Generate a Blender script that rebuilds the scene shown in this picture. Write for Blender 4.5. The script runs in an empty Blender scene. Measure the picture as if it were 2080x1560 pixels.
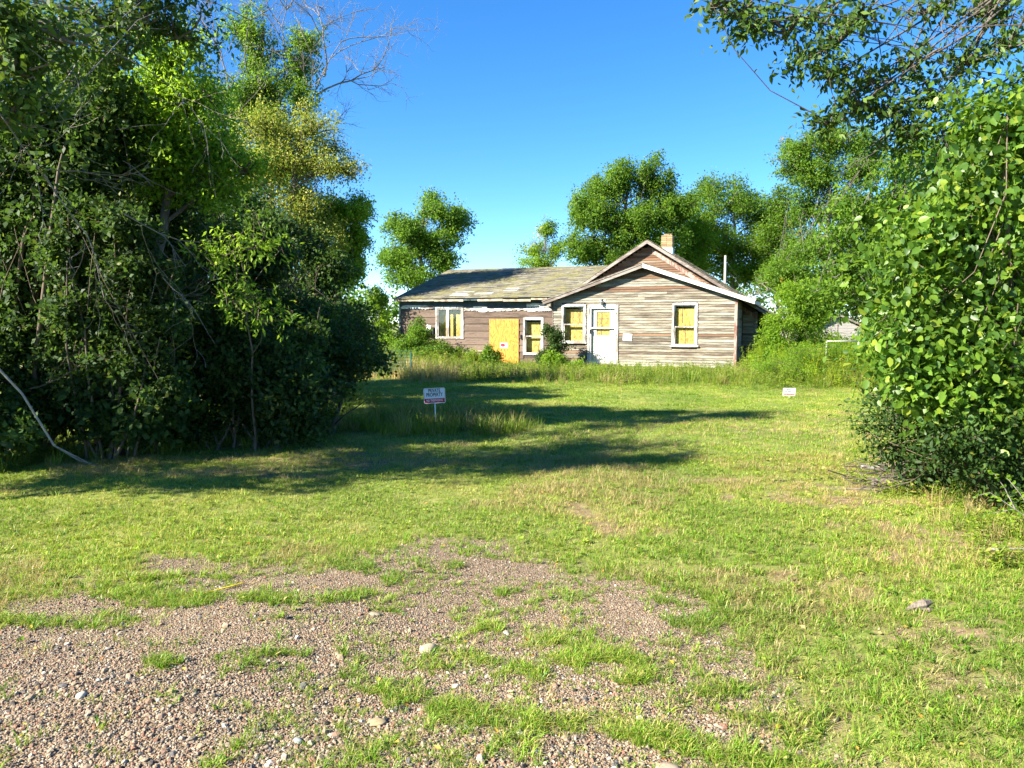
import bpy, math, random
import numpy as np
from mathutils import Vector, Matrix, Euler

random.seed(7)
RNG = np.random.default_rng(11)
SC = bpy.context.scene
COL = SC.collection
R = math.radians

# ------------------------------------------------------------------ camera, sky, sun, exposure
CAM_H, F_PX, PITCH = 1.65, 1560.0, math.atan(125 / 1560)
cam_d = bpy.data.cameras.new('camera')
cam = bpy.data.objects.new('camera', cam_d)
COL.objects.link(cam)
cam.location = (0, 0, CAM_H)
cam.rotation_euler = (math.pi / 2 - PITCH, 0, 0)
cam_d.sensor_width = 36
cam_d.lens = 36 * F_PX / 2080
cam_d.clip_end = 3000
cam_d.clip_start = 0.05
SC.camera = cam

SUN_AZ, SUN_EL = R(63), R(32)            # light travels towards (+x, +y): from behind-left of the viewer
LDIR = Vector((math.sin(SUN_AZ) * math.cos(SUN_EL), math.cos(SUN_AZ) * math.cos(SUN_EL), -math.sin(SUN_EL)))
world = bpy.data.worlds.new('World')
SC.world = world
world.use_nodes = True
wn, wl = world.node_tree.nodes, world.node_tree.links
bg = wn['Background']
sky = wn.new('ShaderNodeTexSky')
sky.sky_type = 'NISHITA'
sky.sun_disc = False
sky.sun_elevation = SUN_EL
sky.sun_rotation = SUN_AZ + math.pi       # the sun stands opposite to the light's travel
sky.air_density = 0.9
sky.dust_density = 0.0
sky.ozone_density = 3.0
sky.altitude = 2500
hsv = wn.new('ShaderNodeHueSaturation')
hsv.inputs['Saturation'].default_value = 1.27
hsv.inputs['Hue'].default_value = 0.502
wl.new(sky.outputs[0], hsv.inputs['Color'])
wl.new(hsv.outputs[0], bg.inputs[0])
bg.inputs[1].default_value = 0.078

sd = bpy.data.lights.new('sun', 'SUN')
sd.energy = 5.0
sd.angle = R(0.53)
sd.color = (1.0, 0.93, 0.80)
sun = bpy.data.objects.new('sun', sd)
sun.rotation_euler = LDIR.to_track_quat('-Z', 'Y').to_euler()
COL.objects.link(sun)

SC.view_settings.view_transform = 'Standard'
SC.view_settings.look = 'None'
SC.view_settings.exposure = 2.1
SC.view_settings.gamma = 1.0
SC.view_settings.use_curve_mapping = False
SC.render.engine = 'CYCLES'
SC.cycles.max_bounces = 6
SC.cycles.diffuse_bounces = 3
SC.cycles.transmission_bounces = 4
SC.cycles.transparent_max_bounces = 8

# ------------------------------------------------------------------ picture geometry helpers
cp, sp = math.cos(PITCH), math.sin(PITCH)
def ray(px, py):
    u, v = (px - 1040) / F_PX, (780 - py) / F_PX
    return np.array([u, cp + v * sp, -sp + v * cp])
def at(px, py, Y):
    d = ray(px, py)
    return np.array([0, 0, CAM_H]) + d * (Y / d[1])
def gnd(px, py):
    d = ray(px, py)
    return (np.array([0, 0, CAM_H]) + d * (-CAM_H / d[2]))[:2]
def gpoly(pts):
    return np.array([gnd(*p) for p in pts])

def gz(x, y):
    """gentle unevenness of the ground"""
    x, y = np.asarray(x, float), np.asarray(y, float)
    z = (0.022 * np.sin(1.3 * x + 0.7) * np.sin(0.9 * y + 1.1) + 0.012 * np.sin(3.1 * x - 1.7 * y)
         + 0.008 * np.sin(5.3 * y + 2.2 * x + .5))
    return z * np.clip((24 - y) / 6, 0, 1) - 0.01

def vnoise(x, y, s, seed=0):
    """cheap smooth value noise 0..1"""
    x, y = np.asarray(x) * s + seed * 17.3, np.asarray(y) * s + seed * 9.7
    xi, yi = np.floor(x).astype(int), np.floor(y).astype(int)
    fx, fy = x - xi, y - yi
    fx, fy = fx * fx * (3 - 2 * fx), fy * fy * (3 - 2 * fy)
    def h(a, b):
        v = np.sin(a * 127.1 + b * 311.7 + seed * 74.7) * 43758.5453
        return v - np.floor(v)
    return (h(xi, yi) * (1 - fx) * (1 - fy) + h(xi + 1, yi) * fx * (1 - fy) + h(xi, yi + 1) * (1 - fx) * fy + h(xi + 1, yi + 1) * fx * fy)
def fbm(x, y, s, seed=0, o=4):
    t, a, n = 0, .5, 0
    for k in range(o):
        t = t + a * vnoise(x, y, s * 2 ** k, seed + k * 3)
        n += a
        a *= .5
    return t / n

# ------------------------------------------------------------------ mesh helpers
class MB:
    """collects vertices and faces; build() links them as one mesh object"""
    def __init__(self):
        self.v, self.f, self.m, self.n = [], [], [], 0
    def add(self, V, F, mi=0):
        V = np.asarray(V, float).reshape(-1, 3)
        for f in F:
            self.f.append([i + self.n for i in f])
            self.m.append(mi)
        self.v.append(V)
        self.n += len(V)
        return self
    def box(self, x0, x1, y0, y1, z0, z1, mi=0):
        V = [(x, y, z) for z in (z0, z1) for y in (y0, y1) for x in (x0, x1)]
        return self.add(V, [(0, 2, 3, 1), (4, 5, 7, 6), (0, 1, 5, 4), (2, 6, 7, 3), (0, 4, 6, 2), (1, 3, 7, 5)], mi)
    def prism(self, poly, y0, y1, mi=0):
        """polygon in xz extruded along y"""
        n = len(poly)
        V = [(x, y0, z) for x, z in poly] + [(x, y1, z) for x, z in poly]
        F = [list(range(n)), list(range(2 * n - 1, n - 1, -1))]
        F += [(i, i + n, (i + 1) % n + n, (i + 1) % n) for i in range(n)]
        return self.add(V, F, mi)
    def tube(self, pts, rad, sides=5, cap=False, mi=0):
        pts = np.asarray(pts, float)
        n = len(pts)
        rad = np.broadcast_to(np.asarray(rad, float), (n,))
        t = np.gradient(pts, axis=0)
        t /= np.linalg.norm(t, axis=1)[:, None] + 1e-9
        ref = np.array([0.3, 0.2, 0.93]) if abs(t[0][2]) < .85 else np.array([0.9, 0.3, 0.1])
        a = np.cross(t, ref)
        a /= np.linalg.norm(a, axis=1)[:, None] + 1e-9
        b = np.cross(t, a)
        ang = np.linspace(0, 2 * math.pi, sides, endpoint=False)
        V = (pts[:, None] + rad[:, None, None] * (np.cos(ang)[None, :, None] * a[:, None] + np.sin(ang)[None, :, None] * b[:, None])).reshape(-1, 3)
        F = [(i * sides + k, i * sides + (k + 1) % sides, (i + 1) * sides + (k + 1) % sides, (i + 1) * sides + k) for i in range(n - 1) for k in range(sides)]
        if cap:
            F += [list(range(sides - 1, -1, -1)), list(range((n - 1) * sides, n * sides))]
        return self.add(V, F, mi)
    def lathe(self, prof, c=(0, 0, 0), sides=12, axis='z', mi=0):
        V = []
        for r, h in prof:
            for k in range(sides):
                a = 2 * math.pi * k / sides
                p = (r * math.cos(a), r * math.sin(a), h)
                if axis == 'y':
                    p = (p[0], p[2], p[1])
                V.append((p[0] + c[0], p[1] + c[1], p[2] + c[2]))
        n = len(prof)
        F = [(i * sides + k, i * sides + (k + 1) % sides, (i + 1) * sides + (k + 1) % sides, (i + 1) * sides + k) for i in range(n - 1) for k in range(sides)]
        F += [list(range(sides - 1, -1, -1)), list(range((n - 1) * sides, n * sides))]
        return self.add(V, F, mi)
    def data(self, name):
        me = bpy.data.meshes.new(name)
        me.from_pydata(np.concatenate(self.v).tolist() if self.v else [], [], self.f)
        if any(self.m):
            me.polygons.foreach_set('material_index', self.m)
        return me
    def build(self, name, mats, parent=None, smooth=False, bevel=0, loc=None):
        me = self.data(name)
        for m in (mats if isinstance(mats, (list, tuple)) else [mats]):
            me.materials.append(m)
        if smooth:
            me.polygons.foreach_set('use_smooth', [True] * len(me.polygons))
        o = link(name, me, parent)
        if bevel:
            b = o.modifiers.new('bevel', 'BEVEL')
            b.width = bevel
            b.segments = 2
            b.limit_method = 'ANGLE'
        if loc is not None:
            o.location = loc
        return o

def link(name, data, parent=None):
    o = bpy.data.objects.new(name, data)
    COL.objects.link(o)
    if parent is not None:
        o.parent = parent
    return o

def fast_mesh(name, V, F, mats, smooth=False):
    """V (n,3); F (m,k) all faces of one size"""
    V = np.ascontiguousarray(V, np.float32)
    F = np.ascontiguousarray(F, np.int32)
    m, k = F.shape
    me = bpy.data.meshes.new(name)
    me.vertices.add(len(V))
    me.vertices.foreach_set('co', V.ravel())
    me.loops.add(m * k)
    me.loops.foreach_set('vertex_index', F.ravel())
    me.polygons.add(m)
    me.polygons.foreach_set('loop_start', np.arange(0, m * k, k, dtype=np.int32))
    me.polygons.foreach_set('loop_total', np.full(m, k, np.int32))
    if smooth:
        me.polygons.foreach_set('use_smooth', np.ones(m, bool))
    me.update(calc_edges=True)
    for mm in (mats if isinstance(mats, (list, tuple)) else [mats]):
        me.materials.append(mm)
    return me

def tag(o, label=None, cat=None, group=None, kind=None):
    if label: o['label'] = label
    if cat: o['category'] = cat
    if group: o['group'] = group
    if kind: o['kind'] = kind
    return o
def thing(name, label, cat, loc=(0, 0, 0), rz=0, group=None):
    o = bpy.data.objects.new(name, None)
    o.empty_display_size = .2
    COL.objects.link(o)
    o.location = loc
    o.rotation_euler = (0, 0, rz)
    return tag(o, label, cat, group)

# ------------------------------------------------------------------ materials
def new_mat(name):
    m = bpy.data.materials.new(name)
    m.use_nodes = True
    nt = m.node_tree
    return m, nt.nodes, nt.links, nt.nodes['Principled BSDF']
def ramp(N, stops, interp='LINEAR'):
    r = N.new('ShaderNodeValToRGB')
    r.color_ramp.interpolation = interp
    e = r.color_ramp.elements
    while len(e) < len(stops):
        e.new(0.5)
    for el, (p, c) in zip(e, stops):
        el.position = p
        el.color = (*c, 1) if len(c) == 3 else c
    return r
def noise(N, L, vec, scale=1.0, detail=4, rough=.55, map_scale=None, map_rot=None):
    if map_scale is not None or map_rot is not None:
        mp = N.new('ShaderNodeMapping')
        if map_scale is not None: mp.inputs['Scale'].default_value = map_scale
        if map_rot is not None: mp.inputs['Rotation'].default_value = map_rot
        L.new(vec, mp.inputs['Vector'])
        vec = mp.outputs[0]
    n = N.new('ShaderNodeTexNoise')
    n.inputs['Scale'].default_value = scale
    n.inputs['Detail'].default_value = detail
    n.inputs['Roughness'].default_value = rough
    L.new(vec, n.inputs['Vector'])
    return n
def mix(N, L, fac, a, b, mode='MIX'):
    x = N.new('ShaderNodeMix')
    x.data_type = 'RGBA'
    x.blend_type = mode
    x.clamp_factor = True
    for sock, v in ((x.inputs[0], fac), (x.inputs[6], a), (x.inputs[7], b)):
        if hasattr(v, 'is_output') or isinstance(v, bpy.types.NodeSocket):
            L.new(v, sock)
        else:
            sock.default_value = v if not isinstance(v, tuple) else ((*v, 1) if len(v) == 3 else v)
    return x.outputs[2]
def math_(N, L, op, a, b=None):
    x = N.new('ShaderNodeMath')
    x.operation = op
    for i, v in enumerate((a, b)):
        if v is None: continue
        if isinstance(v, bpy.types.NodeSocket): L.new(v, x.inputs[i])
        else: x.inputs[i].default_value = v
    return x.outputs[0]
def rand_socket(N, L):
    """a random number that differs per object and per loose piece of a mesh"""
    oi, ge = N.new('ShaderNodeObjectInfo'), N.new('ShaderNodeNewGeometry')
    return math_(N, L, 'FRACT', math_(N, L, 'ADD', oi.outputs['Random'], ge.outputs['Random Per Island']))
def bump(N, L, height, strength, dist, p):
    b = N.new('ShaderNodeBump')
    b.inputs['Strength'].default_value = strength
    b.inputs['Distance'].default_value = dist
    L.new(height, b.inputs['Height'])
    L.new(b.outputs[0], p.inputs['Normal'])

def flat_mat(name, col, rough=.7, metal=0.0, var=.12, scale=30, spec=.3):
    m, N, L, p = new_mat(name)
    ge = N.new('ShaderNodeNewGeometry')
    n = noise(N, L, ge.outputs['Position'], scale, 5)
    lo = tuple(c * (1 - var) for c in col); hi = tuple(min(1, c * (1 + var)) for c in col)
    r = ramp(N, [(.3, lo), (.7, hi)])
    L.new(n.outputs['Fac'], r.inputs[0])
    L.new(r.outputs[0], p.inputs['Base Color'])
    p.inputs['Roughness'].default_value = rough
    p.inputs['Metallic'].default_value = metal
    p.inputs['Specular IOR Level'].default_value = spec
    return m

def leaf_mat(name, cols, trans=.44, tcol=(.34, .50, .035), rough=.55, patch=None, patch_scale=.7, patch_at=.62, spec=.18):
    """cols: ramp stops over the per-leaf random; patch: another colour that takes over in some sprays of the crown"""
    m, N, L, p = new_mat(name)
    r = ramp(N, cols)
    L.new(rand_socket(N, L), r.inputs[0])
    ge = N.new('ShaderNodeNewGeometry')
    n1 = noise(N, L, ge.outputs['Position'], 1.4, 2)
    v = ramp(N, [(.3, (.75, .75, .75)), (.7, (1.25, 1.25, 1.25))])
    L.new(n1.outputs['Fac'], v.inputs[0])
    col = mix(N, L, 1.0, r.outputs[0], v.outputs[0], 'MULTIPLY')
    tc = mix(N, L, .55, tcol, mix(N, L, 1.0, col, (2.6, 2.6, 2.0), 'MULTIPLY'))
    if patch:
        n2 = noise(N, L, ge.outputs['Position'], patch_scale, 3)
        s = ramp(N, [(patch_at, (0, 0, 0)), (patch_at + .06, (1, 1, 1))])
        L.new(n2.outputs['Fac'], s.inputs[0])
        col = mix(N, L, s.outputs[0], col, patch)
        tc = mix(N, L, s.outputs[0], tc, tuple(min(1, c * 2.0) for c in patch))
    L.new(col, p.inputs['Base Color'])
    p.inputs['Roughness'].default_value = rough
    p.inputs['Specular IOR Level'].default_value = spec
    t = N.new('ShaderNodeBsdfTranslucent')
    L.new(tc, t.inputs['Color'])
    mx = N.new('ShaderNodeMixShader')
    mx.inputs[0].default_value = trans
    L.new(p.outputs[0], mx.inputs[1])
    L.new(t.outputs[0], mx.inputs[2])
    L.new(mx.outputs[0], N['Material Output'].inputs[0])
    return m

def bark_mat(name, a, b, scale=6):
    m, N, L, p = new_mat(name)
    ge = N.new('ShaderNodeNewGeometry')
    n = noise(N, L, ge.outputs['Position'], scale, 6, .65, map_scale=(3, 3, .7))
    r = ramp(N, [(.3, a), (.7, b)])
    L.new(n.outputs['Fac'], r.inputs[0])
    L.new(r.outputs[0], p.inputs['Base Color'])
    p.inputs['Roughness'].default_value = .9
    bump(N, L, n.outputs['Fac'], .6, .02, p)
    return m

GREEN_MID = [(0, (.034, .078, .009)), (.5, (.068, .140, .013)), (1, (.125, .21, .02))]
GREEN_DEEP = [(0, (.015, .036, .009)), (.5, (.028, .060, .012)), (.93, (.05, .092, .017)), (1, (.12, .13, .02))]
GREEN_BRIGHT = [(0, (.058, .125, .010)), (.5, (.115, .205, .015)), (1, (.19, .28, .022))]
YELLOWING = [(0, (.085, .125, .016)), (.45, (.15, .19, .024)), (.8, (.22, .235, .04)), (1, (.32, .28, .07))]
M = {}
M['leaf_mid'] = leaf_mat('leaf_mid', GREEN_MID)
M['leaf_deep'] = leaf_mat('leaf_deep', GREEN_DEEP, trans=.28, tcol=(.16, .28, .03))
M['leaf_bright'] = leaf_mat('leaf_bright', GREEN_BRIGHT, trans=.5, tcol=(.40, .56, .04))
M['leaf_broad'] = leaf_mat('leaf_broad', [(0, (.036, .088, .012)), (.5, (.074, .145, .016)), (.9, (.125, .21, .022)), (1, (.22, .26, .03))], trans=.38, rough=.42, spec=.32)
M['leaf_ash'] = leaf_mat('leaf_ash', [(0, (.022, .05, .010)), (.6, (.04, .085, .014)), (1, (.09, .14, .02))], trans=.22)
M['leaf_maple'] = leaf_mat('leaf_maple', GREEN_MID, trans=.46, tcol=(.28, .46, .04))
M['leaf_yellow'] = leaf_mat('leaf_yellow', YELLOWING, tcol=(.34, .38, .05), patch=(.30, .24, .075), patch_scale=1.1, patch_at=.66)
M['leaf_turning'] = leaf_mat('leaf_turning', GREEN_MID, patch=(.36, .20, .015), patch_scale=.55, patch_at=.66)
M['leaf_sapling'] = leaf_mat('leaf_sapling', GREEN_BRIGHT, patch=(.36, .27, .02), patch_scale=1.3, patch_at=.66)
M['leaf_gold'] = leaf_mat('leaf_gold', GREEN_BRIGHT, patch=(.40, .37, .05), patch_scale=.6, patch_at=.53)
M['bark_dark'] = bark_mat('bark_dark', (.045, .036, .028), (.12, .10, .08))
M['bark_grey'] = bark_mat('bark_grey', (.09, .08, .066), (.22, .195, .165))
M['bark_pale'] = bark_mat('bark_pale', (.16, .14, .12), (.34, .31, .27), 14)
M['stem'] = bark_mat('stem', (.06, .045, .03), (.16, .12, .08), 12)
M['white_paint'] = None

def painted_wood(name, paint, wood, worn=.5, scale=1.0, rough=.7, vertical=False):
    """old paint, flaked away along the grain"""
    m, N, L, p = new_mat(name)
    tc = N.new('ShaderNodeTexCoord')
    ms = (14, 14, 1.4) if vertical else (1.4, 14, 14)
    n1 = noise(N, L, tc.outputs['Object'], 2.2 * scale, 7, .68, map_scale=ms)
    n2 = noise(N, L, tc.outputs['Object'], 1.1 * scale, 5, .6)
    s = math_(N, L, 'ADD', math_(N, L, 'MULTIPLY', n1.outputs['Fac'], .55), math_(N, L, 'MULTIPLY', n2.outputs['Fac'], .45))
    k = ramp(N, [(worn - .03, (0, 0, 0)), (worn + .03, (1, 1, 1))])
    L.new(s, k.inputs[0])
    n3 = noise(N, L, tc.outputs['Object'], 5, 6, .6, map_scale=ms)
    wr = ramp(N, [(.3, tuple(c * .55 for c in wood)), (.7, tuple(min(1, c * 1.3) for c in wood))])
    L.new(n3.outputs['Fac'], wr.inputs[0])
    pr = ramp(N, [(.3, tuple(c * .86 for c in paint)), (.7, paint)])
    L.new(n3.outputs['Fac'], pr.inputs[0])
    L.new(mix(N, L, k.outputs[0], wr.outputs[0], pr.outputs[0]), p.inputs['Base Color'])
    p.inputs['Roughness'].default_value = rough
    bump(N, L, s, .35, .004, p)
    return m
M['white_trim'] = painted_wood('white_trim', (.50, .49, .45), (.20, .165, .13), worn=.495)
M['white_trim_v'] = painted_wood('white_trim_v', (.50, .49, .46), (.19, .16, .13), worn=.50, vertical=True)
M['peeled_white'] = painted_wood('peeled_white', (.60, .59, .53), (.13, .095, .075), worn=.49)
M['door_white'] = painted_wood('door_white', (.56, .55, .52), (.34, .30, .24), worn=.40, vertical=True)
M['rake_grey'] = painted_wood('rake_grey', (.24, .21, .18), (.12, .09, .07), worn=.50)
M['rake_white'] = painted_wood('rake_white', (.56, .54, .50), (.26, .22, .19), worn=.42)
M['corner_red'] = painted_wood('corner_red', (.34, .27, .225), (.16, .075, .05), worn=.5, vertical=True)
M['fascia'] = painted_wood('fascia', (.48, .40, .27), (.15, .11, .075), worn=.49)
M['soffit'] = flat_mat('soffit', (.06, .05, .045), .9, var=.4, scale=6)
M['tar'] = flat_mat('tar', (.055, .075, .085), .9, var=.35, scale=5)
M['dark'] = flat_mat('dark', (.018, .017, .016), .95)  # near-black colour that stands in for unlit interiors
M['backing'] = flat_mat('backing', (.06, .045, .035), .95, var=.3, scale=8)

def clapboard_mat(name, tones, white_share=.5, white=(.40, .375, .30), gray=(.07, .058, .047), vary=.13):
    """worn clapboard: bare wood of its own tone, streaks of old paint and of dark weathering along the grain"""
    m, N, L, p = new_mat(name)
    oi = N.new('ShaderNodeObjectInfo')
    tcn = N.new('ShaderNodeTexCoord')
    tcn.object = HOUSE
    rnd = oi.outputs['Random']
    r = ramp(N, tones)
    L.new(rnd, r.inputs[0])
    mp = N.new('ShaderNodeVectorMath')
    mp.operation = 'ADD'
    L.new(tcn.outputs['Object'], mp.inputs[0])
    off = N.new('ShaderNodeCombineXYZ')
    L.new(math_(N, L, 'MULTIPLY', rnd, 37.0), off.inputs[0])
    L.new(off.outputs[0], mp.inputs[1])
    v = mp.outputs[0]
    a = noise(N, L, v, 1.0, 8, .66, map_scale=(1.7, 7, 44))       # streaks along the board
    b = noise(N, L, v, 1.0, 5, .6, map_scale=(.9, 2, 4))          # patches along one board
    c = noise(N, L, v, 1.0, 6, .7, map_scale=(9, 9, 120))         # fine grain
    s = math_(N, L, 'ADD', math_(N, L, 'MULTIPLY', a.outputs['Fac'], .55), math_(N, L, 'MULTIPLY', b.outputs['Fac'], .45))
    r2 = math_(N, L, 'FRACT', math_(N, L, 'MULTIPLY', rnd, 7.31))
    s = math_(N, L, 'ADD', s, math_(N, L, 'MULTIPLY', math_(N, L, 'SUBTRACT', r2, .5), vary))
    k1 = ramp(N, [(white_share - .05, (0, 0, 0)), (white_share + .10, (1, 1, 1))])
    L.new(s, k1.inputs[0])
    col = mix(N, L, math_(N, L, 'MULTIPLY', k1.outputs[0], .85), r.outputs[0], white)
    k2 = ramp(N, [(.38, (1, 1, 1)), (.47, (0, 0, 0))])
    L.new(s, k2.inputs[0])
    col = mix(N, L, math_(N, L, 'MULTIPLY', k2.outputs[0], .85), col, gray)
    g = ramp(N, [(.25, (.55, .53, .50)), (.75, (1.2, 1.2, 1.2))])
    L.new(c.outputs['Fac'], g.inputs[0])
    col = mix(N, L, 1.0, col, g.outputs[0], 'MULTIPLY')
    L.new(col, p.inputs['Base Color'])
    p.inputs['Roughness'].default_value = .9
    p.inputs['Specular IOR Level'].default_value = .12
    bump(N, L, c.outputs['Fac'], .5, .004, p)
    return m

def shingle_mat(name, moss=.50):
    m, N, L, p = new_mat(name)
    tcn = N.new('ShaderNodeTexCoord')
    tcn.object = HOUSE
    v = tcn.outputs['Object']
    r = ramp(N, [(0, (.075, .07, .055)), (.35, (.13, .12, .09)), (.7, (.18, .165, .12)), (1, (.24, .22, .17))])
    L.new(rand_socket(N, L), r.inputs[0])
    n = noise(N, L, v, 1.3, 7, .7)
    k = ramp(N, [(moss - .05, (0, 0, 0)), (moss + .08, (1, 1, 1))])
    L.new(n.outputs['Fac'], k.inputs[0])
    n2 = noise(N, L, v, 9, 5, .7)
    mo = ramp(N, [(.3, (.10, .095, .035)), (.7, (.26, .235, .10))])
    L.new(n2.outputs['Fac'], mo.inputs[0])
    col = mix(N, L, math_(N, L, 'MULTIPLY', k.outputs[0], .75), r.outputs[0], mo.outputs[0])
    L.new(col, p.inputs['Base Color'])
    p.inputs['Roughness'].default_value = .95
    p.inputs['Specular IOR Level'].default_value = .15
    bump(N, L, n2.outputs['Fac'], .7, .01, p)
    return m

def plywood_mat():
    m, N, L, p = new_mat('plywood')
    tcn = N.new('ShaderNodeTexCoord')
    v = tcn.outputs['Object']
    n = noise(N, L, v, 1.0, 3, .5, map_scale=(4.2, 4.2, .8))
    w = math_(N, L, 'FRACT', math_(N, L, 'MULTIPLY', n.outputs['Fac'], 13.0))
    w = math_(N, L, 'ABSOLUTE', math_(N, L, 'SUBTRACT', w, .5))
    r = ramp(N, [(.0, (.30, .10, .006)), (.22, (.46, .185, .012)), (.5, (.58, .285, .024))])
    L.new(w, r.inputs[0])
    n2 = noise(N, L, v, 1.0, 5, .6, map_scale=(40, 40, 2))
    g = ramp(N, [(.2, (.85, .82, .78)), (.8, (1.08, 1.08, 1.05))])
    L.new(n2.outputs['Fac'], g.inputs[0])
    L.new(mix(N, L, 1.0, r.outputs[0], g.outputs[0], 'MULTIPLY'), p.inputs['Base Color'])
    p.inputs['Roughness'].default_value = .65
    return m
def osb_mat():
    m, N, L, p = new_mat('strand_board')
    tcn = N.new('ShaderNodeTexCoord')
    vo = N.new('ShaderNodeTexVoronoi')
    vo.inputs['Scale'].default_value = 26
    mp = N.new('ShaderNodeMapping')
    mp.inputs['Scale'].default_value = (1.0, 1, .55)
    L.new(tcn.outputs['Object'], mp.inputs[0])
    n = noise(N, L, mp.outputs[0], 5, 3)
    L.new(mix(N, L, .12, mp.outputs[0], n.outputs['Color']), vo.inputs['Vector'])
    r = ramp(N, [(0, (.27, .165, .03)), (.3, (.42, .29, .06)), (.7, (.49, .36, .08)), (1, (.56, .44, .13))])
    sep = N.new('ShaderNodeSeparateColor')
    L.new(vo.outputs['Color'], sep.inputs[0])
    L.new(sep.outputs[0], r.inputs[0])
    L.new(r.outputs[0], p.inputs['Base Color'])
    p.inputs['Roughness'].default_value = .6
    return m
def brick_mat():
    m, N, L, p = new_mat('chimney_brick')
    ge = N.new('ShaderNodeNewGeometry')
    r = ramp(N, [(0, (.19, .12, .06)), (.5, (.28, .20, .09)), (.85, (.34, .26, .14)), (1, (.22, .11, .06))])
    L.new(rand_socket(N, L), r.inputs[0])
    n = noise(N, L, ge.outputs['Position'], 30, 5)
    g = ramp(N, [(.3, (.75, .75, .75)), (.7, (1.15, 1.15, 1.15))])
    L.new(n.outputs['Fac'], g.inputs[0])
    L.new(mix(N, L, 1, r.outputs[0], g.outputs[0], 'MULTIPLY'), p.inputs['Base Color'])
    p.inputs['Roughness'].default_value = .9
    return m
def glass_mat():
    m, N, L, p = new_mat('window_glass')
    t = N.new('ShaderNodeBsdfTransparent')
    t.inputs[0].default_value = (.95, .955, .95, 1)
    g = N.new('ShaderNodeBsdfGlossy')
    g.inputs['Roughness'].default_value = .03
    mx = N.new('ShaderNodeMixShader')
    mx.inputs[0].default_value = .05
    L.new(t.outputs[0], mx.inputs[1])
    L.new(g.outputs[0], mx.inputs[2])
    L.new(mx.outputs[0], N['Material Output'].inputs[0])
    return m
M['plywood'], M['osb'], M['brick'], M['glass'] = plywood_mat(), osb_mat(), brick_mat(), glass_mat()
M['mortar'] = flat_mat('mortar', (.22, .20, .17), .95, var=.25, scale=20)
M['metal_flash'] = flat_mat('metal_flash', (.62, .66, .70), .45, .3, var=.15, scale=6)
M['concrete'] = flat_mat('concrete', (.48, .45, .38), .95, var=.25, scale=7)
M['sign_white'] = flat_mat('sign_white', (.80, .80, .79), .45, var=.03, scale=3)
M['sign_black'] = flat_mat('sign_black', (.012, .012, .013), .5)
M['sign_red'] = flat_mat('sign_red', (.50, .018, .035), .5, var=.08, scale=6)
M['print_faded'] = flat_mat('print_faded', (.16, .17, .20), .6)
M['print_pink'] = flat_mat('print_pink', (.66, .36, .33), .6)
M['stake'] = flat_mat('stake', (.72, .74, .76), .5, .1)
M['black_metal'] = flat_mat('black_metal', (.02, .02, .022), .4, .4)
M['grey_metal'] = flat_mat('grey_metal', (.30, .31, .32), .45, .6)
M['pipe_white'] = flat_mat('pipe_white', (.44, .44, .38), .5, var=.15, scale=9)
M['pole_wood'] = bark_mat('pole_wood', (.32, .28, .25), (.52, .48, .43), 8)
M['log_wood'] = bark_mat('log_wood', (.07, .052, .038), (.22, .18, .14), 16)
M['teal'] = flat_mat('teal', (.012, .095, .085), .7)
M['red_plastic'] = flat_mat('red_plastic', (.16, .008, .016), .5)
M['rag'] = flat_mat('rag', (.02, .018, .03), .8)

# ------------------------------------------------------------------ ground masks
def inside(poly, x, y):
    x, y = np.asarray(x), np.asarray(y)
    c = np.zeros(x.shape, bool)
    n = len(poly)
    j = n - 1
    for i in range(n):
        xi, yi, xj, yj = *poly[i], *poly[j]
        cond = ((yi > y) != (yj > y)) & (x < (xj - xi) * (y - yi) / (yj - yi + 1e-12) + xi)
        c ^= cond
        j = i
    return c
GRAVEL = gpoly([(-500, 1330), (0, 1235), (200, 1180), (330, 1140), (560, 1125), (690, 1140), (790, 1100), (860, 1062), (960, 1100), (1040, 1092),
                (1140, 1130), (1250, 1155), (1370, 1165), (1450, 1215), (1560, 1300), (1640, 1385), (1690, 1440), (1640, 1490), (1760, 1560), (1900, 1900), (-900, 1900)])
def dist_poly(poly, x, y):
    d = np.full(np.shape(x), 1e9)
    n = len(poly)
    for i in range(n):
        a, b = poly[i], poly[(i + 1) % n]
        ab = b - a
        t = np.clip(((x - a[0]) * ab[0] + (y - a[1]) * ab[1]) / (ab @ ab + 1e-12), 0, 1)
        d = np.minimum(d, np.hypot(x - a[0] - t * ab[0], y - a[1] - t * ab[1]))
    return d
def dist_line(pts, x, y):
    d = np.full(np.shape(x), 1e9)
    for a, b in zip(pts[:-1], pts[1:]):
        ab = b - a
        t = np.clip(((x - a[0]) * ab[0] + (y - a[1]) * ab[1]) / (ab @ ab + 1e-12), 0, 1)
        d = np.minimum(d, np.hypot(x - a[0] - t * ab[0], y - a[1] - t * ab[1]))
    return d
def gravel_mask(x, y):
    """1 on the gravel drive, 0 on the lawn, soft at the edge"""
    s = np.where(inside(GRAVEL, x, y), 1, -1) * dist_poly(GRAVEL, x, y)
    s = s + (fbm(x, y, 2.4, 5) - .5) * .9
    return np.clip(.5 + s / .4, 0, 1)
BARE = [((1640, 1010), .8, .25), ((1780, 1060), .5, .3), ((1900, 1290), .35, .3), ((1720, 1180), .3, .3), ((1980, 1380), .3, .2), ((1550, 870), .9, .25), ((1830, 1130), .4, .3), ((1240, 1070), .34, .3), ((1330, 1078), .2, .2), ((1200, 1035), .3, .4), ((870, 1098), .22, .16), ((1500, 968), .9, .16), ((1700, 985), .9, .3), ((1850, 1010), .7, .35),
        ((1680, 876), 1.5, .22), ((1800, 845), .8, .18), ((1870, 905), .9, .25), ((1950, 1100), .5, .5), ((960, 800), .8, .3), ((1420, 972), .4, .14), ((1570, 1170), .3, .3), ((700, 935), 2.2, .55), ((500, 960), 1.4, .3)]
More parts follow.
